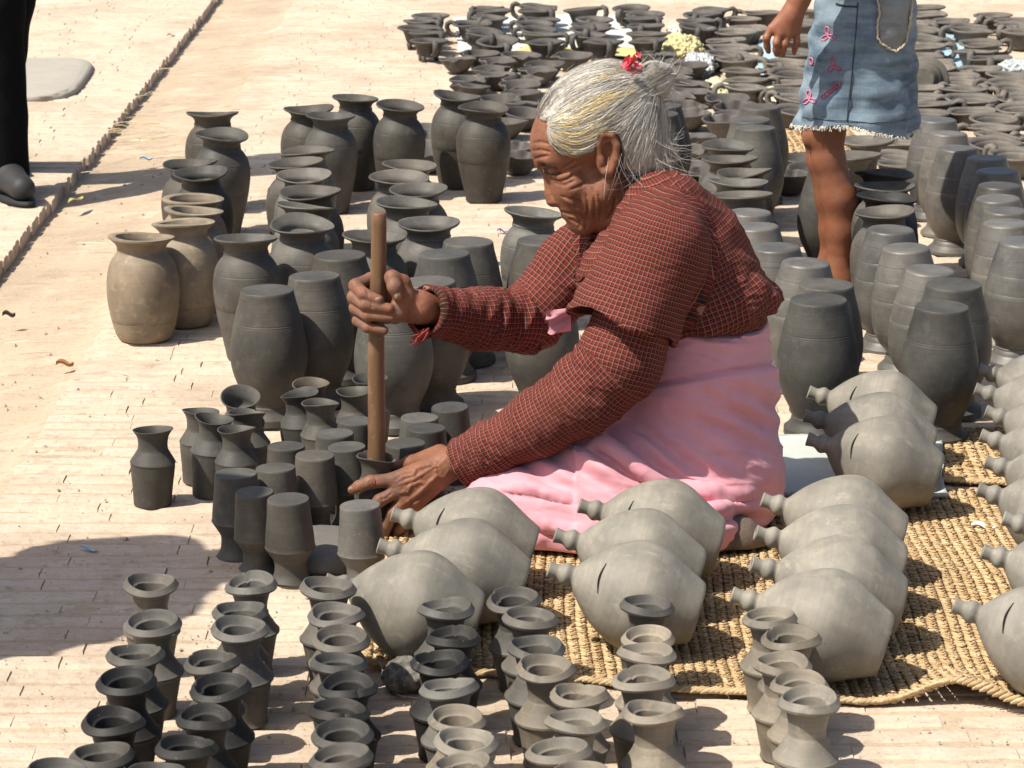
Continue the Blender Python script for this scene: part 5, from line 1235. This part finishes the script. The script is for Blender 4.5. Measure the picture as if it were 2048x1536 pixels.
# ================================================================ THE MAN AT THE LEFT EDGE, AND A BYSTANDER JUST OUTSIDE THE FRAME
M_BLACK = mat_simple('black_trousers', (.007, .007, .008), .95, .25, 20, .5, 120, .05)
def standing(x, y, height, face, name, label, shirt, trouser, legs=None, res=.008, hairc=(.012, .010, .009)):
    s_ = height / 1.68; root = empty(name, (x, y, 0)); tag(root, label, 'person'); ca, sa = cos(face), sin(face)
    def L(f, l, z): return Vector((x + (f * ca - l * sa) * s_, y + (f * sa + l * ca) * s_, z * s_))
    if legs is None: legs = [(0, .10, 0), (0, -.10, 0)]
    b_ = SDF(); tr = SDF(); st = SDF(); hs_ = SDF(); shoes = []
    b_.chain([L(0, 0, .9), L(.0, 0, 1.38), L(.01, 0, 1.47)], [.09, .09, .05], .03); b_.chain([L(.01, 0, 1.42), L(.03, 0, 1.52)], [.05, .05], .02)
    b_.el(L(.035, 0, 1.575), (.095 * s_, .078 * s_, .115 * s_), None, .02); b_.rc(L(.115, 0, 1.57), L(.130, 0, 1.545), .010, .014, .01); b_.el(L(.065, 0, 1.525), (.055 * s_, .055 * s_, .06 * s_), None, .03)
    for sg in (-1, 1):
        b_.chain([L(0, sg * .17, 1.38), L(-.02, sg * .22, 1.12), L(.04, sg * .22, .87)], [.045, .038, .026], .02); b_.el(L(.05, sg * .22, .80), (.035, .022, .055), None, .02)
        for k in range(4): b_.rc(L(.03 + .014 * k, sg * .222, .775), L(.035 + .012 * k, sg * .218, .70 + .006 * abs(k - 1)), .0095, .0075, .004)
        b_.rc(L(.07, sg * .21, .81), L(.095, sg * .19, .75), .012, .009, .008)
        st.chain([L(0, sg * .165, 1.375), L(-.015, sg * .215, 1.15)], [.065, .058], .03)
    st.chain([L(0, 0, .92), L(0, 0, 1.12), L(0, 0, 1.34)], [.145, .135, .125], .04, 'u', (1, 1.25, 1) if abs(ca) > .7 else (1.25, 1, 1)); st.rc(L(0, -.13, 1.37), L(0, .13, 1.37), .065, .065, .05); st.half(L(0, 0, .86), (0, 0, -1), .004); st.half(L(0, 0, 1.455), (0, 0, 1), .01)
    for (f, l, lift) in legs:
        tr.chain([L(0, l * .85, .90), L(f * .5 + .02, l, .50), L(f, l, .07 + lift)], [.105, .082, .074], .03)
        b_.chain([L(f * .5, l, .5), L(f, l, .06 + lift)], [.05, .035], .02); shoes.append((f, l, lift))
    tr.rc(L(0, -.07, .93), L(0, .07, .93), .12, .12, .05); tr.half(L(0, 0, 1.0), (0, 0, 1), .004); tr.half(Vector((0, 0, .045)), (0, 0, -1), .004)
    hs_.el(L(.02, 0, 1.60), (.104, .088, .108), None); hs_.half(L(.075, 0, 1.6), Vector((ca, sa, -.55)), .01); hs_.half(L(0, 0, 1.51), (0, 0, -1), .01)
    o3 = Vector(root.location)
    for nm, sd, mt, r_ in (('body', b_, SKIN_GIRL, res), ('trousers', tr, trouser, res), ('shirt', st, shirt, res), ('hair', hs_, mat_simple('dark_hair', hairc, .5), res)):
        v, f = sd.build(r_); n_ = normals(v, f)
        if nm in ('trousers', 'shirt'): v = v + n_ * (.006 * np.sin(v[:, 2] * 42 + 5 * fbm(v * 5, 2)) * fbm(v * 6 + 4, 2))[:, None]
        link(nm, mesh(nm, v - np.array(o3), f, mt), root)
    for (f, l, lift) in shoes:
        sh_ = SDF(); sh_.chain([L(f - .05, l, .055 + lift), L(f + .04, l, .06 + lift), L(f + .15, l, .045 + lift)], [.042, .042, .034], .02); sh_.half(Vector((0, 0, .018 + lift)), (0, 0, -1), .003)
        v, fc = sh_.build(.004); so_ = link('shoe', mesh('shoe', v - np.array(o3), fc, mat_simple('shoe_grey', (.030, .030, .031), .6, .3, 60, .4)), root)
        b = MB(); ring = [L(f + .05 + .155 * cos(a) * (1 if cos(a) > 0 else .95), l + .043 * sin(a), 0) - o3 for a in np.linspace(0, 2 * pi, 25)[:-1]]
        b.add([Vector((p.x, p.y, lift + .003)) for p in ring] + [Vector((p.x, p.y, lift + .016)) for p in ring], [(i, (i+1) % 24, 24 + (i+1) % 24, 24 + i) for i in range(24)] + [tuple(range(23, -1, -1)), tuple(range(24, 48))]); link('sole', b.mesh('sole', mat_simple('sole_black', (.014, .014, .015), .7)), so_)
    return root
ft = G(6, 392, 0)
standing(ft.x + .047, ft.y + .12, 1.68, radians(-60), 'person', 'man in black trousers and dark shoes, cut by the left edge', mat_cloth('dark_shirt', (.05, .055, .07), (.035, .04, .05)), M_BLACK, [(.08, -.10, 0), (-.30, .0, 0)], .007)
standing(-1.36, 3.73, 1.62, radians(5), 'person', 'bystander just left of the frame whose shadow falls on the paving', mat_cloth('blue_shirt', (.14, .20, .30), (.10, .15, .23)), mat_cloth('grey_trousers', (.10, .095, .09), (.07, .068, .065)), None, .010)
# ================================================================ MATS, SACK, SHEETS, STONES, LITTER
def mat_straw(name, a, b_, c_):
    t = NT(name); at = t.node('Attribute', attribute_name='tint'); v = t.tc.outputs['Object']; n = t.noise(t.mapping(v, (300, 60, 300)), 1, 4, .6)
    c = t.ramp(at.outputs['Fac'], [(0., a), (.5, b_), (1., c_)]); c = t.mix(t.math('MULTIPLY', n, .6), c, [x * .6 for x in a]); c = t.mix(t.ramp(t.noise(v, 5, 5, .6), [(.55, 0.), (.75, .35)]), c, (.30, .21, .13))
    return t.out(c, .8, t.bump(n, .6, .002), .25)
M_STRAW = mat_straw('straw', (.35, .235, .12), (.54, .39, .215), (.67, .52, .32))
def braid_mat(name, label, x0, x1, yf, yb, pitch, step, zf, xwave=lambda x, y: 0, seed=1, thick=.0065):
    """each braid is a row of overlapping straw tufts laid in a V; every braid is a part of its own"""
    root = empty(name, ((x0 + x1) / 2, (yf(x0) + yb(x0)) / 2, 0)); tag(root, label, 'mat'); r = random.Random(seed); o3 = Vector(root.location)
    x = x0; rg = np.random.default_rng(seed)
    KS = [(-.5, .2), (-.15, 1), (.25, .85), (.5, .12)]; AQ = 2 * pi * np.arange(5) / 5
    quad = np.array([(i*5 + a, i*5 + (a+1) % 5, (i+1)*5 + (a+1) % 5, (i+1)*5 + a) for i in range(3) for a in range(5)])
    while x < x1:
        yA, yB = yf(x), yb(x); base_t = r.uniform(.35, .7); n = max(2, int((yB - yA) / step)) * 2
        sg = np.where(np.arange(n) % 2 == 0, -1., 1.); y = yA + (np.arange(n) // 2 + .5) * (yB - yA) / (n // 2) + rg.normal(0, step * .15, n)
        ang = np.radians(rg.uniform(20, 40, n)); l = step * rg.uniform(1.6, 2.6, n); w = pitch * rg.uniform(.09, .19, n); h_ = thick * rg.uniform(.25, .45, n)
        zz = np.array([zf(x, t_) for t_ in y]); xx = np.array([xwave(x, t_) for t_ in y])
        c = np.stack([x + sg * pitch * .22 + xx + rg.normal(0, .0006, n), y, zz + thick * .62 + rg.normal(0, .0005, n)], 1)
        d = np.stack([-sg * np.sin(ang), -np.cos(ang), rg.uniform(.10, .34, n)], 1); d /= np.linalg.norm(d, axis=1, keepdims=True); s_ = np.stack([np.cos(ang), -sg * np.sin(ang), sg * -.55], 1); s_ /= np.linalg.norm(s_, axis=1, keepdims=True); up = np.cross(d, s_)
        Vn = np.stack([c[:, None] + d[:, None] * (l * k)[:, None, None] + (s_[:, None] * (w * ww)[:, None, None]) * np.cos(AQ)[None, :, None] + (up[:, None] * (h_ * ww)[:, None, None]) * np.sin(AQ)[None, :, None] for k, ww in KS], 1).reshape(-1, 3)
        V = [Vector(v) for v in Vn]; Fc = [tuple(f) for f in (quad[None] + np.arange(n)[:, None, None] * 20).reshape(-1, 4).tolist()]; T = np.repeat(np.clip(base_t + rg.normal(0, .24, n), 0, 1), 20).tolist()
        # the cord the tufts are plaited round
        n0 = len(V); m = 26
        for i in range(m + 1):
            yy = yA + (yB - yA) * i / m; xx = x + xwave(x, yy); z = zf(x, yy)
            for (dx, dz) in ((-pitch * .5, .001), (pitch * .5, .001), (pitch * .32, thick * .60), (-pitch * .32, thick * .60)): V.append(Vector((xx + dx, yy, z + dz))); T.append(.30)
        for i in range(m):
            for a in range(4): Fc.append((n0 + i*4 + a, n0 + i*4 + (a+1) % 4, n0 + (i+1)*4 + (a+1) % 4, n0 + (i+1)*4 + a))
        me = mesh('braid', [tuple(v - o3) for v in V], Fc, M_STRAW); at = me.attributes.new('tint', 'FLOAT', 'POINT'); at.data.foreach_set('value', T); link('braid', me, root)
        x += pitch * r.uniform(.93, 1.05)
    # plaited border along the front edge
    V, Fc, T = [], [], []; x = x0
    while x < x1 + .01:
        y = yf(x) - .004
        for sg in (-1, 1):
            ang = radians(90 + sg * r.uniform(24, 40)); l = .020 * r.uniform(.9, 1.5); c = Vector((x, y + sg * .003 - .001, zf(x, y) + .0065 - sg * .0012)); d = Vector((sin(ang), cos(ang) * .6, -sg * .15)).normalized(); s_ = Vector((d.y, -d.x, 0)).normalized(); n0 = len(V); tn = r.uniform(.3, 1)
            for (k, ww) in ((-.5, .3), (-.1, 1), (.28, .9), (.5, .2)):
                for a in range(5): q = 2 * pi * a / 5; V.append(c + d * l * k + s_ * .0038 * ww * cos(q) + Vector((0, 0, .0045 * ww * sin(q)))); T.append(tn)
            for i in range(3):
                for a in range(5): Fc.append((n0 + i*5 + a, n0 + i*5 + (a+1) % 5, n0 + (i+1)*5 + (a+1) % 5, n0 + (i+1)*5 + a))
        x += .0085
    me = mesh('border', [tuple(v - o3) for v in V], Fc, M_STRAW); at = me.attributes.new('tint', 'FLOAT', 'POINT'); at.data.foreach_set('value', T); link('border', me, root)
    return root
ex = [-.22, -.05, .21, .32, .435, .48, .53, .58, .62, .66, .71, .90]; 
ey = [G(px, py, 0).y for px, py in [(735,1338),(960,1352),(1348,1384),(1508,1397),(1690,1406),(1758,1412),(1826,1410),(1895,1408),(1946,1408),(1997,1412),(2048,1422),(2200,1440)]]
yf1 = lambda x: float(np.interp(x, ex, ey))
def zf1(x, y):
    e = max(0, 1 - (y - yf1(x)) / .12); return .002 + .026 * e * math.exp(-((x - .615) / .062) ** 2) + .004 * e * (1 + sin(x * 21)) * .5 + .0015 * sin(x * 17 + y * 23)
braid_mat('straw_mat', 'plaited golden straw mat under the money jugs and the seated woman', -.215, .95, yf1, lambda x: 4.60 - .02 * sin(6 * x), .0165, .0095, zf1, lambda x, y: .004 * sin(9 * y + 3 * x))
# raw hessian mat behind the sack
braid_mat('straw_mat', 'coarse brown straw mat at the right edge behind the white sack', .755, 1.15, lambda x: 4.66 + .015 * sin(11 * x), lambda x: 5.02 + .01 * sin(20 * x), .020, .016, lambda x, y: .002, lambda x, y: .003 * sin(13 * y), 5)
q = [G(1560, 250), G(1665, 380)]
braid_mat('straw_mat', 'strip of straw matting on the ground behind the bare leg', q[0].x - .01, q[0].x + .20, lambda x: 7.05, lambda x: 8.4, .022, .02, lambda x, y: .002, lambda x, y: .004 * sin(5 * y), 6)

# woven plastic sack, folded flat
def sheet(name, label, cat, corners, nx_, ny_, amp, mat, lift=.004, thick=.004, seed=0, freq=14, curl=0):
    A, B, C, D = [Vector(c) for c in corners]; V, Fc = [], []
    u, v = np.meshgrid(np.linspace(0, 1, nx_ + 1), np.linspace(0, 1, ny_ + 1)); u, v = u.ravel()[:, None], v.ravel()[:, None]; A, B, C, D = map(A3, (A, B, C, D))
    p = (A * (1 - u) + B * u) * (1 - v) + (D * (1 - u) + C * u) * v; e = np.minimum(np.minimum(u, 1 - u), np.minimum(v, 1 - v))[:, 0]
    n = fbm(np.stack([p[:, 0] * freq + seed, p[:, 1] * freq, 0 * e + seed * 1.7], 1), 3); jit = .014 * fbm(np.stack([p[:, 0] * 9 + seed * 3, p[:, 1] * 9, 0 * e + 4.1], 1), 2) * (e < .02)
    z = lift + np.maximum(0, amp * (n + .35)) + curl * np.maximum(0, 1 - e / .05)
    for layer in (0, 1): V += np.stack([p[:, 0] + jit, p[:, 1] + jit, z - (0 if layer else thick)], 1).tolist()
    m = (nx_ + 1) * (ny_ + 1)
    for j in range(ny_):
        for i in range(nx_): a = j * (nx_ + 1) + i; Fc.append((a + m, a + 1 + m, a + nx_ + 2 + m, a + nx_ + 1 + m)); Fc.append((a + nx_ + 1, a + nx_ + 2, a + 1, a))
    bd = [i for i in range(nx_ + 1)] + [(j * (nx_ + 1) + nx_) for j in range(1, ny_ + 1)] + [ny_ * (nx_ + 1) + i for i in range(nx_ - 1, -1, -1)] + [j * (nx_ + 1) for j in range(ny_ - 1, 0, -1)]
    for a, b_ in zip(bd, bd[1:] + bd[:1]): Fc.append((a, b_, b_ + m, a + m))
    o = link(name, mesh(name, V, Fc, mat)); tag(o, label, cat); return o
def mat_weave(name, col, scale=260):
    t = NT(name); v = t.tc.outputs['Object']; ch_ = t.node('TexChecker'); t.link(v, ch_.inputs['Vector']); ch_.inputs['Scale'].default_value = scale
    n = t.noise(v, 12, 5, .6); c = t.mix(n, [x * .75 for x in col], col); c = t.mix(t.math('MULTIPLY', ch_.outputs['Fac'], .18), c, [x * .5 for x in col])
    c = t.mix(t.ramp(t.noise(v, 30, 5, .7), [(.58, 0.), (.75, .6)]), c, (.40, .36, .27)); return t.out(c, .6, t.bump(t.math('ADD', ch_.outputs['Fac'], t.noise(v, 90, 3)), .4, .0012), .3)
M_SACK = mat_weave('woven_plastic', (.52, .55, .51))
sheet('woven_sack', 'flattened white woven plastic sack under the back jugs', 'sack', [G(1500,1002), G(1893,1006), G(1880,890), G(1530,884)], 46, 34, .005, M_SACK, .007, .006, 2, 17, .006)
def mat_sheet(name, col, rough=.35, spec=.5):
    t = NT(name); v = t.tc.outputs['Object']; n = t.noise(v, 26, 5, .6, 1.0); c = t.mix(n, [x * .7 for x in col], col); return t.out(c, rough, t.bump(n, .9, .02), spec)
M_BLUE, M_WHITE, M_YEL, M_CLEAR = mat_sheet('blue_plastic', (.42, .58, .66)), mat_weave('white_woven', (.70, .70, .64)), mat_sheet('yellow_plastic', (.66, .58, .30)), mat_sheet('milky_plastic', (.55, .58, .58), .2)
sheet('plastic_sheet', 'light blue plastic sheet under the pans right of the denim skirt', 'sheet', [G(1858,150), G(1935,152), G(1935,64), G(1865,66)], 26, 26, .03, M_BLUE, .006, .002, 3, 12)
sheet('plastic_sheet', 'light blue plastic sheet below the girl\'s hand', 'sheet', [G(1515,162), G(1560,160), G(1552,88), G(1520,88)], 22, 22, .03, M_BLUE, .006, .002, 7, 12)
sheet('woven_sheet', 'white woven sheet under the footed cups at the back', 'sheet', [G(920,116), G(1345,112), G(1300,30), G(905,36)], 50, 40, .008, M_WHITE, .004, .003, 4, 8)
sheet('woven_sheet', 'yellowish sheet edge showing between the cups and the white hair', 'sheet', [G(1030,112), G(1300,124), G(1300,104), G(1050,100)], 30, 12, .008, mat_weave('yellow_woven', (.70, .58, .26)), .012, .003, 14, 8)
sheet('cream_sheet', 'cream cloth under the pans left of the denim skirt', 'sheet', [G(1415,218), G(1580,214), G(1560,160), G(1420,160)], 30, 24, .012, mat_weave('cream_woven', (.74, .66, .46)), .004, .003, 9, 8)
def crumple(name, label, px, py, rx, ry, rz, mat, seed):
    c = G(px, py, rz * .55); bm = bmesh.new(); bmesh.ops.create_icosphere(bm, subdivisions=5, radius=1)
    P = np.array([v.co[:] for v in bm.verts]); n = fbm(P * 2.6 + seed, 4); rid = 1 - np.abs(fbm(P * 4 + seed * 2, 3)) * 1.6; s_ = .8 + .35 * n + .22 * rid
    for v, k in zip(bm.verts, s_): v.co = Vector((v.co.x * rx * k, v.co.y * ry * k, max(v.co.z * rz * k, -rz * .52)))
    me = bpy.data.meshes.new(name); bm.to_mesh(me); bm.free(); me.polygons.foreach_set('use_smooth', [False] * len(me.polygons)); me.materials.append(mat); o = link(name, me); o.location = c; tag(o, label, 'plastic bag'); return o
crumple('plastic_bag', 'crumpled yellow plastic bag among the bowls right of the bun', 1365, 100, .075, .11, .055, M_YEL, 1)
crumple('plastic_bag', 'crumpled clear plastic bag beside the yellow bag', 1398, 132, .06, .13, .045, M_CLEAR, 5)
crumple('plastic_bag', 'crumpled pale yellow plastic in front of the clear bag', 1437, 178, .055, .16, .028, mat_sheet('pale_yellow', (.74, .68, .42)), 8)
crumple('plastic_bag', 'crumpled milky bag at the right edge behind the pans', 2030, 146, .07, .12, .045, M_CLEAR, 12)
crumple('plastic_bag', 'small whitish wrapper behind the yellow bag', 1352, 72, .04, .06, .04, M_WHITE, 15)
# rock with a loop of wire, flat grinding stone, slab at top left
def rock(name, label, px, py, r3, mat, seed, z=None, cat='stone', rough=.35):
    bm = bmesh.new(); bmesh.ops.create_icosphere(bm, subdivisions=5, radius=1); P = np.array([v.co[:] for v in bm.verts]); n = fbm(P * 1.5 + seed, 3) * rough + fbm(P * 5 + seed, 3) * rough * .25 + .95
    for v, k in zip(bm.verts, n): v.co = Vector((v.co.x * r3[0] * k, v.co.y * r3[1] * k, v.co.z * r3[2] * k))
    me = bpy.data.meshes.new(name); bm.to_mesh(me); bm.free(); me.polygons.foreach_set('use_smooth', [True] * len(me.polygons)); me.materials.append(mat); o = link(name, me); p = G(px, py, r3[2] * .8 if z is None else z); o.location = p; tag(o, label, cat); return o
t = NT('grey_rock'); v = t.tc.outputs['Object']; n = t.noise(v, 38, 7, .7); c = t.mix(t.ramp(n, [(.35, 0.), (.68, 1.)]), (.045, .044, .040), (.30, .28, .25)); M_ROCK = t.out(c, .8, t.bump(n, 1.0, .012), .3)
rk = rock('rock', 'rough dark grey rock at the left corner of the straw mat', 812, 1350, (.034, .036, .026), M_ROCK, 3)
b = MB(); pts = [G(772 + x, 1330 + y, z) - rk.location for x, y, z in [(-12,-8,.03),(-6,14,.02),(-3,36,.006),(6,52,.003),(30,62,.003),(60,66,.003),(100,58,.003)]]; b.tube(pts, .0009, 5); w_ = link('wire_loop', b.mesh('wire_loop', mat_simple('wire', (.30, .30, .29), .4)), rk)
t = NT('pale_stone'); v = t.tc.outputs['Object']; n = t.noise(v, 14, 6, .6); c = t.mix(n, (.28, .255, .215), (.38, .35, .30)); M_PSTONE = t.out(c, .85, t.bump(t.noise(v, 120, 4), .4, .002), .2)
rock('flat_stone', 'smooth flat grey stone under the small pots by the lower hand', 645, 1102, (.075, .10, .034), mat_simple('slab_grey', (.13, .122, .11), .6, .2, 12, .2), 9, .014, 'stone', .10)
sl_ = G(75, 205, 0); bm = bmesh.new(); bmesh.ops.create_icosphere(bm, subdivisions=5, radius=1); SP = np.array([v.co[:] for v in bm.verts]); sn = fbm(SP * 3 + 2, 3) * .04 + 1
for v, k in zip(bm.verts, sn):
    q = [math.copysign(abs(c) ** .42, c) for c in v.co]; m_ = 1.0; v.co = Vector((q[0] * .19 * k, q[1] * .40 * k, q[2] * .026 * k))
me = bpy.data.meshes.new('stone_slab'); bm.to_mesh(me); bm.free(); me.polygons.foreach_set('use_smooth', [True] * len(me.polygons)); me.materials.append(M_PSTONE)
so2 = link('stone_slab', me); so2.location = (sl_.x - .10, sl_.y + .42, .004); so2.rotation_euler = (0, 0, .04); tag(so2, 'pale rounded stone slab beside the man\'s trouser leg', 'stone')
# broken clods on the walkway edge
# dry straws, leaves, scraps, pebbles
M_ST = [mat_simple('dry_straw', (.56, .44, .22), .7), mat_simple('pale_straw', (.70, .62, .42), .7)]
rr = random.Random(21)
def straw_piece(px, py, l, ang, i, label=None):
    c = G(px, py, .004); b = MB(); d = Vector((cos(ang), sin(ang), 0)); p = [c - d * l / 2, c + Vector((-d.y, d.x, 0)) * l * .05 + Vector((0, 0, .003)), c + d * l / 2]; b.tube([q - c for q in p], [.0011, .0016, .0008], 5, True, .6); o = link('straw', b.mesh('straw', M_ST[i % 2])); o.location = c
    tag(o, label or 'loose dry straw lying in the gutter beside the brick walkway', 'straw', 'loose straws on the ground'); return o
for i in range(46):
    if i < 34: px, py = rr.gauss(275, 45), rr.gauss(268, 30)
    else: px, py = rr.uniform(230, 480), rr.uniform(120, 250)
    if px < 215: px = 230 + rr.random() * 60
    straw_piece(px, py, rr.uniform(.03, .11), rr.gauss(0, .5), i)
for (px, py, l, a, lb) in [(190,488,.10,-.3,'thin straw lying left of the beige vases'),(52,686,.09,0,'pale straw lying at the left edge of the paving'),(240,747,.05,-.7,'short white straw on the paving in front of the beige vases'),(180,345,.05,.1,'straw in the gutter near the man\'s shoe'),(1430,1190,.03,.6,'short pale straw sticking up on the mat between two jug groups'),(300,352,.04,0,'short straw left of the dark vase row')]: straw_piece(px, py, l, a, 1, lb)
def leaf(px, py, l, w, ang, mat, name, label, cat, curl=.25):
    c = G(px, py, .004); V, Fc = [], []; n = 8
    for i in range(n + 1):
        u = i / n; ww = w * sin(pi * min(max(u, .03), .97)) ** .7
        for k, s_ in enumerate((-1, -.4, .4, 1)): V.append(((u - .5) * l, s_ * ww * .5, curl * w * abs(s_) + .004 * sin(6 * u) + .002))
    for i in range(n):
        for k in range(3): a = i * 4 + k; Fc.append((a, a + 4, a + 5, a + 1))
    m = len(V); V += [(x, y, z - .0012) for x, y, z in V]; Fc += [tuple(reversed([i + m for i in f])) for f in Fc]
    o = link(name, mesh(name, V, Fc, mat)); o.location = c; o.rotation_euler = (0, 0, ang); tag(o, label, cat); return o
leaf(152, 402, .085, .020, 1.25, mat_simple('leaf_yellow', (.50, .44, .16), .6), 'dry_leaf', 'yellowish dry leaf blade in the gutter right of the shoe', 'leaf')
leaf(130, 734, .036, .020, .1, mat_simple('leaf_brown', (.34, .17, .07), .6), 'dry_leaf', 'curled orange brown leaf on the platform edge', 'leaf', .5)
leaf(18, 636, .028, .018, .2, mat_simple('leaf_dark', (.06, .05, .04), .8), 'clod', 'small dark clod at the left edge of the gutter', 'clod', .6)
leaf(175, 1099, .034, .008, -.3, mat_simple('scrap_blue', (.35, .48, .62), .5), 'plastic_scrap', 'thin bluish scrap on the paving above the big shadow', 'scrap', .1)
leaf(292, 320, .034, .018, .1, mat_simple('scrap_blue2', (.30, .44, .66), .5), 'plastic_scrap', 'pale blue wrapper scrap in the gutter by the left vase row', 'scrap', .3)
leaf(1004, 464, .026, .016, .1, mat_simple('scrap_purple', (.20, .16, .48), .5), 'plastic_scrap', 'small purple scrap on the ground left of the woman\'s chin', 'scrap', .2)
leaf(1966, 1058, .040, .024, -.2, mat_simple('paper_white', (.80, .80, .78), .7), 'paper_scrap', 'torn white paper scrap on the straw mat near the right edge', 'scrap', .2)
leaf(342, 72, .03, .012, .4, mat_simple('leaf_dark2', (.10, .08, .05), .8), 'dry_leaf', 'tiny dark leaf on the far brick walkway', 'leaf', .3)
# pebbles and crumbs of clay, too many to count
V, Fc = [], []
def crumb(x, y, z, r_):
    n0 = len(V); k = [r_ * rr.uniform(.6, 1.3) for _ in range(6)]; V.extend([(x + k[0], y, z), (x - k[1], y, z), (x, y + k[2], z), (x, y - k[3], z), (x, y, z + k[4] * .8), (x, y, z - k[5] * .4)])
    for a, b_ in ((0, 2), (2, 1), (1, 3), (3, 0)): Fc.append((n0 + a, n0 + b_, n0 + 4)); Fc.append((n0 + b_, n0 + a, n0 + 5))
CP = [G(rr.uniform(-30, 2070), rr.uniform(0, 1560) if rr.random() < .6 else rr.uniform(900, 1500)) for _ in range(3200)]; CZ = earth_z(np.array([p.x for p in CP]), np.array([p.y for p in CP]))
for p, z in zip(CP, CZ): crumb(p.x, p.y, max(float(z), .0005) if (p.x > X_PLAT or p.x < X_WALK) else float(z), min(.006, rr.lognormvariate(-6.6, .5)))
CP = [G(rr.uniform(0, 330), rr.uniform(150, 900)) for _ in range(120)]; CZ = earth_z(np.array([p.x for p in CP]), np.array([p.y for p in CP]))
for p, z in zip(CP, CZ): crumb(p.x, p.y, float(z), rr.uniform(.003, .008))
t = NT('crumbs'); g = t.node('NewGeometry'); c = t.mix(t.noise(g.outputs['Position'], 70, 2), (.13, .10, .07), (.50, .41, .31)); M_CR = t.out(c, .9, None, .2)
o = link('pebbles', mesh('pebbles', V, Fc, M_CR, False)); tag(o, 'scattered grit and clay crumbs on the paving', None, None, 'stuff')
